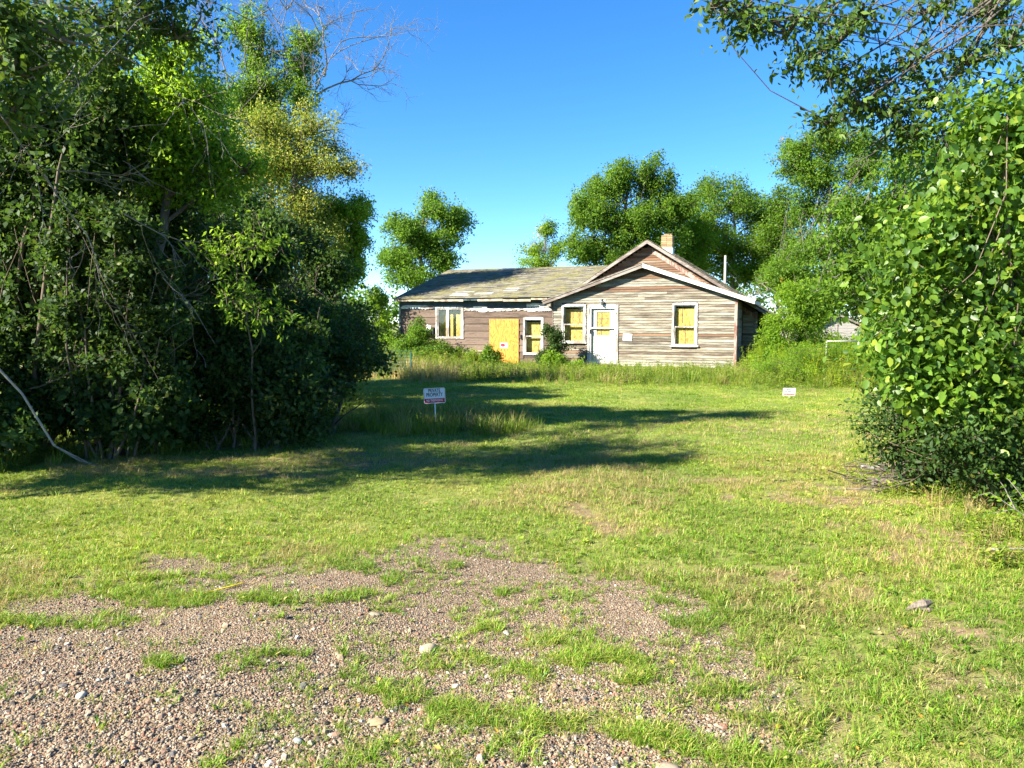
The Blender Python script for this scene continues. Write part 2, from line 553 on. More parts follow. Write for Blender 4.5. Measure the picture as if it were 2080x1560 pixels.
def bare_mask(x, y):
    m = np.zeros(np.shape(x))
    for (p, rx, ry) in BARE:
        c = gnd(*p)
        q = ((x - c[0]) / rx) ** 2 + ((y - c[1]) / ry) ** 2
        m = np.maximum(m, np.clip(1.15 - q + (fbm(x, y, 3.0, 9) - .5) * 2.2, 0, 1) * np.clip(fbm(x, y, 7.0, 19) * 3 - .75, 0, 1))
    return m
STRIPS = [([(900, 1428), (965, 1448), (1060, 1462), (1180, 1466), (1290, 1484), (1400, 1502), (1520, 1522), (1640, 1550)], .075, 1.0),
          ([(1100, 1300), (1150, 1300), (1190, 1332), (1250, 1330), (1300, 1352), (1285, 1380)], .07, .9), ([(1130, 1330), (1170, 1345)], .05, .9),
          ([(900, 1298), (960, 1272), (1010, 1268)], .04, .8), ([(0, 1215), (120, 1200), (230, 1205), (330, 1222), (420, 1222)], .12, .9),
          ([(500, 1222), (600, 1228), (650, 1225), (730, 1212)], .09, .9), ([(1450, 1205), (1475, 1240), (1420, 1262), (1370, 1258)], .07, .8),
          ([(310, 1352), (345, 1358)], .05, .8), ([(785, 1398), (840, 1402)], .06, .9), ([(550, 1332), (610, 1328)], .035, .8), ([(920, 1330), (1010, 1352), (1080, 1365)], .10, .35),
          ([(1010, 1195), (1040, 1192)], .05, .9), ([(1450, 1400), (1490, 1390)], .08, .7), ([(0, 1260), (130, 1262), (260, 1262)], .08, .6), ([(700, 1150), (760, 1160), (800, 1180)], .08, .7),
          ([(780, 1238), (815, 1242)], .03, .8), ([(970, 1268), (1000, 1262)], .03, .8), ([(880, 1160), (920, 1150)], .06, .7)]
STRIPS = [(gpoly(p), w, d) for p, w, d in STRIPS]
def strip_mask(x, y):
    m = np.zeros(np.shape(x))
    for pts, w, d in STRIPS:
        m = np.maximum(m, d * np.clip(1.35 - dist_line(pts, x, y) / w, 0, 1))
    return m

# ------------------------------------------------------------------ ground sheet
def axis(lo, hi, step, far, grow=1.25):
    a = list(np.arange(lo, hi + 1e-6, step))
    s = step
    while a[-1] < far:
        s *= grow
        a.append(a[-1] + s)
    s = step
    while a[0] > -far:
        s *= grow
        a.insert(0, a[0] - s)
    return np.array(a)
gxs, gys = axis(-6, 7, .09, 900), axis(2.2, 12, .09, 900)
GX, GY = np.meshgrid(gxs, gys)
gV = np.stack([GX, GY, gz(GX, GY)], -1).reshape(-1, 3)
nx, ny = len(gxs), len(gys)
ii = (np.arange(ny - 1)[:, None] * nx + np.arange(nx - 1)[None]).ravel()
gF = np.stack([ii, ii + 1, ii + nx + 1, ii + nx], 1)

def ground_mat():
    m, N, L, p = new_mat('ground_soil')
    ge = N.new('ShaderNodeNewGeometry')
    v = ge.outputs['Position']
    at_ = N.new('ShaderNodeAttribute')
    at_.attribute_name = 'mask'
    sep = N.new('ShaderNodeSeparateColor')
    L.new(at_.outputs['Color'], sep.inputs[0])
    # lawn thatch and short growth
    n1 = noise(N, L, v, 1.7, 6, .65)
    n2 = noise(N, L, v, 38, 4, .7)
    s = math_(N, L, 'ADD', math_(N, L, 'MULTIPLY', n1.outputs['Fac'], .5), math_(N, L, 'MULTIPLY', n2.outputs['Fac'], .5))
    lawn = ramp(N, [(.32, (.055, .10, .016)), (.5, (.135, .18, .034)), (.68, (.29, .27, .085))])
    L.new(s, lawn.inputs[0])
    # earth
    thin = noise(N, L, v, 5.5, 5, .65)
    n3 = noise(N, L, v, 14, 6, .7)
    earth = ramp(N, [(.3, (.11, .075, .042)), (.55, (.21, .15, .085)), (.75, (.32, .24, .14))])
    L.new(n3.outputs['Fac'], earth.inputs[0])
    # fine gravel between the stones
    vo = N.new('ShaderNodeTexVoronoi')
    vo.inputs['Scale'].default_value = 95
    L.new(v, vo.inputs['Vector'])
    sc = N.new('ShaderNodeSeparateColor')
    L.new(vo.outputs['Color'], sc.inputs[0])
    grit = ramp(N, [(0, (.07, .05, .034)), (.3, (.165, .115, .072)), (.6, (.225, .168, .105)), (.85, (.27, .215, .148)), (1, (.12, .11, .098))])
    L.new(sc.outputs[0], grit.inputs[0])
    tk = ramp(N, [(.44, (0, 0, 0)), (.6, (.8, .8, .8))])
    L.new(thin.outputs['Fac'], tk.inputs[0])
    wear = math_(N, L, 'MAXIMUM', sep.outputs[1], math_(N, L, 'MULTIPLY', tk.outputs[0], sep.outputs[2]))
    col = mix(N, L, wear, lawn.outputs[0], earth.outputs[0])
    col = mix(N, L, sep.outputs[0], col, grit.outputs[0])
    L.new(col, p.inputs['Base Color'])
    p.inputs['Roughness'].default_value = 1.0
    p.inputs['Specular IOR Level'].default_value = .1
    h = mix(N, L, sep.outputs[0], n2.outputs['Fac'], vo.outputs['Distance'])
    bump(N, L, h, .8, .012, p)
    return m
M['ground'] = ground_mat()
g_me = fast_mesh('ground', gV, gF, M['ground'], smooth=True)
ca = g_me.color_attributes.new('mask', 'FLOAT_COLOR', 'POINT')
mk = np.zeros((len(gV), 4), np.float32)
mk[:, 0] = gravel_mask(gV[:, 0], gV[:, 1])
mk[:, 1] = bare_mask(gV[:, 0], gV[:, 1])
mk[:, 2] = np.clip(1.25 - gV[:, 1] / 9, 0, 1)
mk[:, 3] = 1
ca.data.foreach_set('color', mk.ravel())
tag(link('ground', g_me), kind='structure')

# ------------------------------------------------------------------ the house
TH = R(21)
HX, HY = 8.17, 28.0
HOUSE = thing('abandoned_house', 'low abandoned wooden house with bare peeling clapboards, mossy roof and boarded windows', 'house', (HX, HY, 0), -TH)
cT, sT = math.cos(TH), math.sin(TH)
def hl(px, py, yl):
    """picture point -> (x, z) on the house's own plane y = yl"""
    d = ray(px, py)
    # local y of world point p: (p-O).(sin, cos)
    k = (yl + HX * sT + HY * cT) / (d[0] * sT + d[1] * cT)
    wx, wy, wz = d[0] * k - HX, d[1] * k - HY, CAM_H + d[2] * k
    return wx * cT - wy * sT, wz
M['clap'] = clapboard_mat('weathered_clapboard', [(0, (.125, .098, .072)), (.2, (.16, .14, .105)), (.4, (.19, .172, .13)), (.55, (.155, .118, .09)), (.7, (.18, .17, .142)), (.85, (.14, .138, .112)), (1, (.165, .146, .122))], white_share=.515)
M['clap_bare'] = clapboard_mat('bare_clapboard', [(0, (.13, .068, .04)), (.3, (.17, .095, .06)), (.6, (.22, .14, .09)), (.8, (.14, .085, .055)), (1, (.25, .19, .135))], white_share=.66)
M['lap'] = clapboard_mat('wide_lap_board', [(0, (.115, .085, .066)), (.5, (.145, .108, .084)), (1, (.175, .132, .104))], white_share=.64, white=(.26, .21, .18), gray=(.06, .042, .036), vary=.10)
M['shingle'] = shingle_mat('mossy_shingle')
M['shingle_new'] = flat_mat('pale_shingle', (.36, .36, .35), .9, var=.2, scale=7)

# unit boards (x 0..1) that alike planks share: bottom edge proud, top tucked in
def unit_board(h, t0, t1, name):
    b = MB()
    b.add([(0, -t0, 0), (1, -t0, 0), (1, 0.004, 0), (0, 0.004, 0), (0, -t1, h), (1, -t1, h), (1, 0.004, h), (0, 0.004, h)],
          [(0, 3, 2, 1), (4, 5, 6, 7), (0, 1, 5, 4), (3, 7, 6, 2), (0, 4, 7, 3), (1, 2, 6, 5)])
    return b.data(name)
def with_mat(me, m):
    me.materials.append(m)
    return me
CLAP = with_mat(unit_board(.108, .030, .005, 'plank'), M['clap'])
CLAP_B = with_mat(unit_board(.108, .030, .005, 'plank'), M['clap_bare'])
LAP = with_mat(unit_board(.30, .034, .006, 'plank'), M['lap'])
def lay(me, parent, x0, x1, y, z, rz=0.0, jit=.002):
    if x1 - x0 < .03:
        return
    o = link('plank', me, parent)
    o.location = (x0, y - random.uniform(0, jit), z + random.uniform(-jit, jit))
    o.scale = (x1 - x0, 1, 1)
    o.rotation_euler = (0, random.gauss(0, .0012) if x1 - x0 > .6 else 0, rz)
    return o
def cut_row(x0, x1, holes, breaks):
    """intervals of a row left over by the openings, split at random joints"""
    seg = [(x0, x1)]
    for a, b in holes:
        seg = [q for s in seg for q in ((s[0], min(s[1], a)), (max(s[0], b), s[1])) if q[1] - q[0] > .02]
    out = []
    for a, b in seg:
        while b - a > breaks * 1.4:
            w = random.uniform(.55, 1.15) * breaks
            if b - a - w < .5: break
            out.append((a, a + w - .003))
            a += w
        out.append((a, b))
    return out

W_L = -7.0                                   # left end of the porch front
AP_X, AP_Z = -3.42, 3.86                     # apex of its roof (top of roof deck at the front edge)
SL = .346                                    # its pitch
def front_roof_z(x):
    return AP_Z - SL * abs(x - AP_X)
# openings on the front wall (local x0, x1, z0, z1 of the casing)
def opening(px0, py0, px1, py1, yl):
    pxm, pym = (px0 + px1) / 2, (py0 + py1) / 2
    x0, x1 = hl(px0, pym, yl)[0], hl(px1, pym, yl)[0]
    z1, z0 = hl(pxm, py0, yl)[1], hl(pxm, py1, yl)[1]
    return [x0, x1, z0, z1]
OP_W1 = opening(1141, 618, 1190, 697, 0)
OP_DOOR = opening(1193.5, 619, 1256, 738, 0)
OP_W2 = opening(1365, 615, 1417, 704, 0)
YW = .25                                     # the wing's wall stands a little back
OP_WD = opening(885, 622, 942, 688, YW)
OP_W3 = opening(1063, 645, 1104, 721, YW)
OP_PLY = opening(995, 648, 1054, 754, YW)

# --- porch front wall
def wall_with_holes(b, x0, x1, z0, ztop, y0, y1, holes):
    """solid wall slab around rectangular openings (vertical strips)"""
    xs = sorted({x0, x1, *[h[0] for h in holes], *[h[1] for h in holes]})
    for a, c in zip(xs[:-1], xs[1:]):
        if c - a < 1e-4: continue
        mid = (a + c) / 2
        cuts = sorted([(h[2], h[3]) for h in holes if h[0] <= mid <= h[1]])
        z = z0
        for lo, hi in cuts + [(None, None)]:
            top_a, top_c = (ztop(a), ztop(c)) if lo is None else (lo, lo)
            if min(top_a, top_c) - z > .01:
                b.prism([(a, z), (c, z), (c, top_c), (a, top_a)], y0, y1)
            if lo is not None: z = hi
FW = MB()
fz = lambda x: front_roof_z(x) - .17
holes = [(h[0] + .07, h[1] - .07, h[2] + .04, h[3] - .08) for h in (OP_W1, OP_W2)] + [(OP_DOOR[0] + .07, OP_DOOR[1] - .07, -1, OP_DOOR[3] - .07)]
xs_w = sorted([W_L, AP_X, 0.0])
FW2 = []
wall_with_holes(FW, W_L, AP_X, -.1, fz, .02, .16, [h for h in holes if h[1] < AP_X + .2])
wall_with_holes(FW, AP_X, 0.0, -.1, fz, .02, .16, [h for h in holes if h[0] > AP_X])
front_wall = FW.build('front_wall', M['backing'], HOUSE)
row, z = 0, .055
while z < AP_Z - .3:
    zt = z + .106
    half = (AP_Z - .09 - zt) / SL
    x0, x1 = max(W_L, AP_X - half), min(-.085, AP_X + half)
    hs = [(h[0], h[1]) for h in (OP_W1, OP_W2, OP_DOOR) if h[2] - .03 < z + .08 and h[3] > z + .02]
    for a, b in cut_row(x0, x1, hs, 3.2):
        lay(CLAP if (z < 2.75 and random.random() > .08) else (CLAP_B if random.random() < .55 else CLAP), front_wall, a, b, .016, z)
    z += .0985
    row += 1
# foundation strip and the strip of pale boards at its foot
MB().box(W_L + .02, -.02, .03, .2, -.5, -.03).build('foundation', M['concrete'], HOUSE)
MB().box(W_L + .01, -.01, -.012, .014, -.03, .05).build('skirt_board', M['peeled_white'], HOUSE)
# corner board
cb = MB().box(-.085, .014, -.028, .012, -.02, fz(0) - .03).box(.0, .03, -.0, .11, -.02, fz(0) - .04)
cb.build('corner_board', M['corner_red'], HOUSE)
MB().box(W_L - .03, W_L - .003, -.02, YW - .03, 0, fz(W_L) - .02).build('corner_board', M['rake_grey'], HOUSE)

# --- porch side wall (in shade) and the main house's side wall behind it
SIDE_L = 2.4
side = MB().box(-.14, -.02, .16, SIDE_L, -.1, fz(0) - .02).build('side_wall', M['backing'], HOUSE)
z = .055
while z < fz(0) - .1:
    lay(CLAP, side, .115, SIDE_L + .0, 0, z, 0).matrix_local = Matrix.Translation((-.016, .115, z)) @ Matrix.Rotation(math.pi / 2, 4, 'Z') @ Matrix.Diagonal((SIDE_L - .115, 1, 1, 1))
    z += .0985
# --- main house behind
MX0, MX1, MY0, MY1 = -8.0, .55, SIDE_L, 9.5
M_AP = hl(1315, 487, 2.1)
M_SL = .63
def main_roof_z(x):
    return M_AP[1] - M_SL * abs(x - M_AP[0])
MB().prism([(MX0, -.1), (MX1, -.1), (MX1, main_roof_z(MX1) - .2), (M_AP[0], M_AP[1] - .2), (2 * M_AP[0] - MX1, main_roof_z(MX1) - .2), (MX0, main_roof_z(MX1) - .3)], MY0 + .02, MY1).build('main_wall', M['backing'], HOUSE)
gable = MB().prism([(M_AP[0] - 2.2, 3.3), (M_AP[0] + 2.4, 3.3), (M_AP[0] + .02, M_AP[1] - .24), (M_AP[0] - .02, M_AP[1] - .24)], MY0 - .01, MY0 + .018).build('gable_wall', M['backing'], HOUSE)
z = 2.5
while z < M_AP[1] - .35:
    half = (M_AP[1] - .10 - z - .106) / M_SL
    x0, x1 = max(MX0, M_AP[0] - half), min(MX1 - .02, M_AP[0] + half)
    for a, b in cut_row(x0, x1, [], 2.6):
        if b > M_AP[0] - 3.4:
            lay(CLAP_B, gable, a, b, MY0 - .014, z)
    z += .0985
z = .055
mside = MB().box(MX1 - .02, MX1 + .0, MY0 + .02, MY1, -.1, main_roof_z(MX1) - .2).build('side_wall', M['backing'], HOUSE)
while z < main_roof_z(MX1) - .3:
    o = lay(CLAP, mside, 0, 1, 0, z)
    o.matrix_local = Matrix.Translation((MX1 + .002, MY0 + .12, z)) @ Matrix.Rotation(math.pi / 2, 4, 'Z') @ Matrix.Diagonal((MY1 - MY0 - .12, 1, 1, 1))
    o2 = lay(CLAP, mside, .03, MX1 - .1, MY0 + .016, z)
    z += .0985
MB().box(MX1 - .09, MX1 + .025, MY0 - .012, MY0 + .10, -.02, main_roof_z(MX1) - .22).build('corner_board', M['rake_grey'], HOUSE)
# a boarded side window seen at a glancing angle on the main house's shaded side
sw = MB().box(MX1 + .02, MX1 + .06, 3.3, 3.42, .6, 1.75).box(MX1 + .02, MX1 + .06, 4.3, 4.42, .6, 1.75).box(MX1 + .02, MX1 + .06, 3.42, 4.3, 1.65, 1.75)
swo = sw.build('window_casing', M['white_trim_v'], HOUSE)
MB().box(MX1 + .0, MX1 + .03, 3.42, 4.3, .6, 1.65).build('window_board', M['osb'], swo)

# --- roofs
def slab(parent, name, p, nrm, mat, th):
    """p: 4 corners (counter-clockwise from above)"""
    p = [Vector(q) for q in p]
    n = Vector(nrm).normalized() * th
    V = [tuple(q) for q in p] + [tuple(q - n) for q in p]
    k = len(p)
    return MB().add(V, [list(range(k)), list(range(2 * k - 1, k - 1, -1))] + [(i, i + k, (i + 1) % k + k, (i + 1) % k) for i in range(k)]).build(name, mat, parent)
def shingles(parent, origin, ux, uy, width, length, mat, limit, tab=.335, exp=.14, skip=None, th=.008):
    """courses of tabs; ux along the eave, uy up the slope. The first `limit` are parts, the rest one joined part"""
    ux, uy, origin = Vector(ux), Vector(uy), Vector(origin)
    n = ux.cross(uy).normalized()
    unit = MB()
    hh = exp + .05
    unit.add([(0.004, 0, -.002), (.996, 0, -.002), (.996, 0, th), (.004, 0, th), (.004, hh, -.004), (.996, hh, -.004), (.996, hh, .001), (.004, hh, .001)],
             [(0, 3, 2, 1), (4, 5, 6, 7), (0, 1, 2, 3)[::-1], (3, 7, 6, 2)[::-1], (0, 4, 7, 3), (1, 2, 6, 5)][1:] + [(0, 1, 2, 3)])
    me = with_mat(unit.data('shingle'), mat)
    rest = MB()
    Rm = Matrix((ux, uy, n)).transposed()
    cnt = 0
    for j in range(int(length / exp)):
        off = (j % 2) * tab / 2 + random.uniform(-.03, .03)
        i = -1
        while True:
            a = max(0, i * tab + off); b = min(width, (i + 1) * tab + off)
            i += 1
            if a >= width - .02: break
            if b - a < .03: continue
            w = b - a
            p = origin + ux * a + uy * (j * exp - .02 + random.gauss(0, .004)) + n * (.004 + random.uniform(0, .006))
            if skip and skip(a + w / 2, j * exp): continue
            if cnt < limit:
                o = link('shingle', me, parent)
                o.matrix_local = Matrix.Translation(p) @ (Rm @ Euler((random.gauss(0, .012), random.gauss(0, .006), 0)).to_matrix()).to_4x4() @ Matrix.Diagonal((w, 1, 1, 1))
                cnt += 1
            else:
                u = np.concatenate(unit.v) * np.array([w, 1, 1])
                V = np.array(p)[None] + u @ np.array(Rm).T
                rest.add(V, unit.f)
    if rest.n:
        tag(rest.build('shingles', mat, parent), kind='stuff')

# wing roof
WR_SL = .285
we0, we1 = hl(800, 608, -.08), hl(1112, 603, -.08)
WE_Z = (we0[1] + we1[1]) / 2
WX0, WX1, WEY = we0[0], -6.9, -.08
WRUN = 5.6
def wz(y): return WE_Z + (y - WEY) * WR_SL
yv = WEY + (front_roof_z(-4.4) - WE_Z) / WR_SL
wing_roof = slab(HOUSE, 'wing_roof', [(WX0, WEY, WE_Z), (W_L - .06, WEY, WE_Z), (W_L - .06, WEY + .5, wz(WEY + .5)), (-4.4, yv, wz(yv)), (-4.4, WEY + WRUN, wz(WEY + WRUN)), (WX0, WEY + WRUN, wz(WEY + WRUN))], (0, -WR_SL, 1), M['tar'], .05)
slab(HOUSE, 'wing_roof', [(WX0, WEY + WRUN, WE_Z + WRUN * WR_SL), (-4.2, WEY + WRUN, WE_Z + WRUN * WR_SL), (-4.2, WEY + 2 * WRUN, WE_Z), (WX0, WEY + 2 * WRUN, WE_Z)], (0, WR_SL, 1), M['tar'], .05)
L_ = math.hypot(1, WR_SL)
shingles(wing_roof, (WX0 - .03, WEY - .03, WE_Z + .002), (1, 0, 0), (0, 1 / L_, WR_SL / L_), WX1 - WX0 + 1.6, WRUN * L_ + .05, M['shingle'], 300, skip=lambda a, l: a > WX1 - WX0 + .45 * l + .1)
def roof_patch(pxs, name='roof_patch'):
    q = []
    for px, py in pxs:
        d = ray(px, py)
        # intersect with the wing roof plane in house space
        ox, oy = -HX * cT + HY * sT, -HX * sT - HY * cT
        dx, dy, dz = d[0] * cT - d[1] * sT, d[0] * sT + d[1] * cT, d[2]
        k = (WE_Z - WR_SL * WEY + WR_SL * oy - CAM_H) / (dz - WR_SL * dy)
        q.append((ox + dx * k, oy + dy * k))
    b = MB()
    (xa, ya), (xb, yb) = (min(p[0] for p in q), min(p[1] for p in q)), (max(p[0] for p in q), max(p[1] for p in q))
    n = max(2, int((yb - ya) / .25))
    for j in range(n):
        y0, y1 = ya + (yb - ya) * j / n, ya + (yb - ya) * (j + 1) / n
        k = 3
        for i in range(k):
            x0, x1 = xa + (xb - xa) * i / k, xa + (xb - xa) * (i + 1) / k - .006
            f = lambda y: WE_Z + (y - WEY) * WR_SL
            b.add([(x0, y0, f(y0) + .030), (x1, y0, f(y0) + .030), (x1, y1 + .03, f(y1) + .022), (x0, y1 + .03, f(y1) + .022), (x0, y0, f(y0) + .012), (x1, y0, f(y0) + .012)],
                  [(0, 1, 2, 3), (4, 5, 1, 0)])
    b.build(name, M['shingle_new'], HOUSE)
roof_patch([(912, 602), (968, 591)])
roof_patch([(962, 599), (1006, 594)])
roof_patch([(1022, 592), (1060, 584)])
# eave boards of the wing, broken into pieces
fx = [WX0 + .02, WX0 + 1.6, WX0 + 3.05]
for a, b, dz, tilt in ((WX0, WX0 + 1.9, 0, .0), (WX0 + 1.92, WX0 + 3.25, -.01, .012), (WX0 + 3.9, WX0 + 5.0, -.015, -.006), (WX0 + 5.02, WX0 + 6.2, -.03, .008), (WX0 + 6.22, WX1 - .35, .01, .01)):
    o = MB().box(0, b - a, -.018, .004, -.085 + random.uniform(0, .02), 0).build('fascia_board', M['fascia'], HOUSE, loc=(a, WEY + .01, WE_Z - .035 + dz))
    o.rotation_euler = (random.uniform(-.1, .05), tilt, 0)
MB().box(WX0 + .04, WX1 - .02, WEY + .02, YW + .01, WE_Z - .075, WE_Z - .052).build('soffit', M['soffit'], HOUSE)
# wing rake board at its left end
MB().prism([(0, 0), (WRUN, WRUN * WR_SL), (WRUN, WRUN * WR_SL - .12), (0, -.12)], -.02, .0).build('rake_board', M['rake_grey'], HOUSE).matrix_local = Matrix.Translation((WX0 - .002, WEY, WE_Z + .0)) @ Matrix.Rotation(math.pi / 2, 4, 'Z')

# wing wall
WW0 = hl(812, 680, YW)[0]
WW = MB()
wh = [(h[0] + .05, h[1] - .05, h[2] + .04, h[3] - .05) for h in (OP_WD, OP_W3)]
wall_with_holes(WW, WW0, W_L, -.1, lambda x: WE_Z - .08, YW + .02, YW + .15, wh)
wing_wall = WW.build('wing_wall', M['backing'], HOUSE)
ref = [hl(965, y, YW)[1] for y in (629, 644, 658, 672, 686, 699.5, 713, 727, 741)]
for k in range(len(ref) - 1):
    zb = ref[k + 1]
    hs = [(h[0] + .01, h[1] - .01) for h in (OP_WD, OP_W3) if h[2] < zb + .2 and h[3] > zb + .1]
    for a, b in cut_row(WW0, W_L - .035, hs, 4.2):
        lay(LAP, wing_wall, a, b, YW + .016, zb)
MB().box(WW0 - .03, WW0 + .05, YW - .012, YW + .1, -.02, WE_Z - .32).build('corner_board', M['white_trim_v'], HOUSE)
# top band: tar paper and strips of peeling white paint
MB().box(WW0, W_L - .04, YW - .002, YW + .014, ref[0] + .02, WE_Z - .08).build('tar_paper', M['tar'], HOUSE)
for (pxa, pxb, pya, pyb) in ((815, 884, 619, 629), (943, 990, 624, 632), (968, 1122, 625, 633), (1070, 1122, 614, 628)):
    o4 = opening(pxa, pya, pxb, pyb, YW)
    b = MB()
    n = 70
    ph = random.uniform(0, 9)
    xs = [o4[0] + (o4[1] - o4[0]) * i / n for i in range(n + 1)]
    hgt = o4[3] - o4[2]
    up = [(x_, o4[3] - hgt * .30 * float(fbm(np.array(x_), np.array(ph), 1.7, 3)) - random.uniform(0, .008)) for x_ in xs]
    dn = [(x_, o4[2] + hgt * .75 * (float(fbm(np.array(x_), np.array(ph + 5), 2.3, 8)) - .35) + (random.uniform(.02, .05) if random.random() < .25 else 0)) for x_ in xs]
    dn = [(x_, min(z_, u_[1] - .012)) for (x_, z_), u_ in zip(dn, up)]
    b.prism(dn + up[::-1], YW - .026 - random.uniform(0, .006), YW - .004)
    b.build('frieze_board', M['peeled_white'], HOUSE)
MB().box(WW0 + .02, W_L - .02, YW + .03, YW + .2, -.5, ref[-1] - .02).build('foundation', M['concrete'], HOUSE)
o4 = opening(945, 712.2, 1000, 713.6, YW)
MB().box(o4[0] - 1.0, o4[1], YW - .03, YW - .006, o4[2], o4[3]).build('wall_batten', M['fascia'], HOUSE)

# porch roof: two slopes, rake boards, soffits
FY0, FY1 = -.29, 3.4
EXL, EXR = -7.35, .62
for s, xe in ((-1, EXL), (1, EXR)):
    ze = front_roof_z(xe)
    pl = [(AP_X, FY0 + .03, AP_Z), (xe, FY0 + .03, ze), (xe, FY1, ze), (AP_X, FY1, AP_Z)] if s < 0 else [(xe, FY0 + .03, ze), (AP_X, FY0 + .03, AP_Z), (AP_X, FY1, AP_Z), (xe, FY1, ze)]
    nrm = (s * SL, 0, 1)
    rf = slab(HOUSE, 'front_roof', pl, nrm, M['soffit'], .05)
    ll = math.hypot(1, SL)
    if s > 0:
        shingles(rf, (xe + .03, FY0 - .0, ze - .005), (0, 1, 0), (-1 / ll, 0, SL / ll), FY1 - FY0, (xe - AP_X) * ll + .05, M['shingle'], 60)
    else:
        shingles(rf, (xe - .03, FY1, ze - .005), (0, -1, 0), (1 / ll, 0, SL / ll), FY1 - FY0, (AP_X - xe) * ll + .05, M['shingle'], 60)
    mt = M['rake_grey'] if s < 0 else M['rake_white']
    zz = [(AP_X, AP_Z - .012), (xe, ze - .012), (xe, ze - .155), (AP_X, AP_Z - .165)]
    rk = MB().prism(zz, FY0, FY0 + .024).build('rake_board', mt, HOUSE)
    MB().prism([(AP_X, AP_Z - .006), (xe - .03 * -s, ze - .01), (xe - .03 * -s, ze - .045), (AP_X, AP_Z - .041)], FY0 - .022, FY0 - .002).build('drip_edge', mt, rk)
    # dark soffit between rake and wall
    MB().prism([(AP_X, AP_Z - .075), (xe, ze - .075), (xe, ze - .09), (AP_X, AP_Z - .09)], FY0 + .026, .1).build('soffit', M['soffit'], HOUSE)
    MB().box(xe - .012, xe + .012, FY0 + .03, FY1, ze - .15, ze - .02).build('fascia_board', mt, HOUSE)
MB().box(W_L - .2, W_L - .04, FY0 + .05, FY0 + .16, front_roof_z(W_L - .1) - .30, front_roof_z(W_L - .1) - .165).build('bracket', M['white_trim'], HOUSE)

# main roof
GY0, GY1 = 2.04, 9.9
MEX = hl(1564, 641, 2.1)[0]
for s in (-1, 1):
    xe = M_AP[0] + s * (MEX - M_AP[0])
    ze = main_roof_z(xe)
    ll = math.hypot(1, M_SL)
    pl = [(M_AP[0], GY0, M_AP[1]), (xe, GY0, ze), (xe, GY1, ze), (M_AP[0], GY1, M_AP[1])] if s < 0 else [(xe, GY0, ze), (M_AP[0], GY0, M_AP[1]), (M_AP[0], GY1, M_AP[1]), (xe, GY1, ze)]
    rf = slab(HOUSE, 'main_roof', pl, (s * M_SL, 0, 1), M['soffit'], .06)
    sl_len = (abs(xe - M_AP[0])) * ll
    if s > 0:
        shingles(rf, (xe + .03, GY0 - .02, ze - .01), (0, 1, 0), (-1 / ll, 0, M_SL / ll), GY1 - GY0, sl_len + .05, M['shingle'], 0)
    else:
        shingles(rf, (xe - .03, GY1, ze - .01), (0, -1, 0), (1 / ll, 0, M_SL / ll), GY1 - GY0, sl_len + .05, M['shingle'], 0)
    rk = MB().prism([(M_AP[0], M_AP[1] - .015), (xe, ze - .015), (xe, ze - .13), (M_AP[0], M_AP[1] - .15)], GY0 - .026, GY0 - .002)
    rk.build('rake_board', M['rake_grey'], HOUSE)
    if s > 0:                                  # inner trim board on the wall, rusty red
        MB().prism([(M_AP[0] + .15, M_AP[1] - .36), (xe - .5, ze + .315 - .36), (xe - .5, ze + .315 - .52), (M_AP[0] + .15, M_AP[1] - .53)], MY0 - .055, MY0 - .03).build('frieze_board', M['corner_red'], HOUSE)
    MB().prism([(M_AP[0], M_AP[1] - .085), (xe, ze - .085), (xe, ze - .10), (M_AP[0], M_AP[1] - .10)], GY0 + .002, MY0 + .02).build('soffit', M['soffit'], HOUSE)
    MB().box(xe - .012, xe + .014, GY0, GY1, ze - .13, ze - .01).build('fascia_board', M['rake_white'] if s > 0 else M['rake_grey'], HOUSE)

# chimney
CY = 3.0
cx0, cx1 = hl(1343, 495, CY)[0], hl(1365.5, 495, CY)[0]
c_top, c_mid = hl(1354, 477, CY)[1], hl(1354, 503, CY)[1]
cw = cx1 - cx0
chim = MB().box(cx0 + .012, cx1 - .012, CY + .012, CY + cw - .012, main_roof_z(cx0) - .8, c_top - .01).build('chimney', M['mortar'], HOUSE)
MB().box(cx0 - .006, cx1 + .006, CY - .006, CY + cw + .006, main_roof_z(cx0) - .8, c_mid).build('flashing', M['metal_flash'], chim)
bl, bh = cw / 2, .073
bme = with_mat(MB().box(0, 1, 0, 1, 0, 1).data('brick'), M['brick'])
z = c_mid + .004
r_ = 0
while z + bh < c_top + .02:
    for side_ in range(4):
        for k in range(2):
            o = link('brick', bme, chim)
            a = k * bl + (0 if r_ % 2 else -.0)
            jit = random.uniform(-.004, .004)
            lx, th_ = bl - .012, .1
            o.scale = (lx if side_ in (0, 2) else th_, th_ if side_ in (0, 2) else lx, bh - .012)
            if side_ == 0: o.location = (cx0 + a + (.0 if r_ % 2 else .006), CY + jit, z)
            if side_ == 2: o.location = (cx0 + a + .006, CY + cw - th_ + jit, z)
            if side_ == 1: o.location = (cx1 - th_ + jit, CY + a + .006, z + .001)
            if side_ == 3: o.location = (cx0 + jit, CY + a + .006, z - .001)
    z += bh
    r_ += 1
for (a, b_) in ((.10, .30), (.2, .36)):
    o = link('brick', bme, chim)
    o.scale = (.19, .10, .06)
    o.location = (cx0 + a, CY + b_ * cw, z + .002)

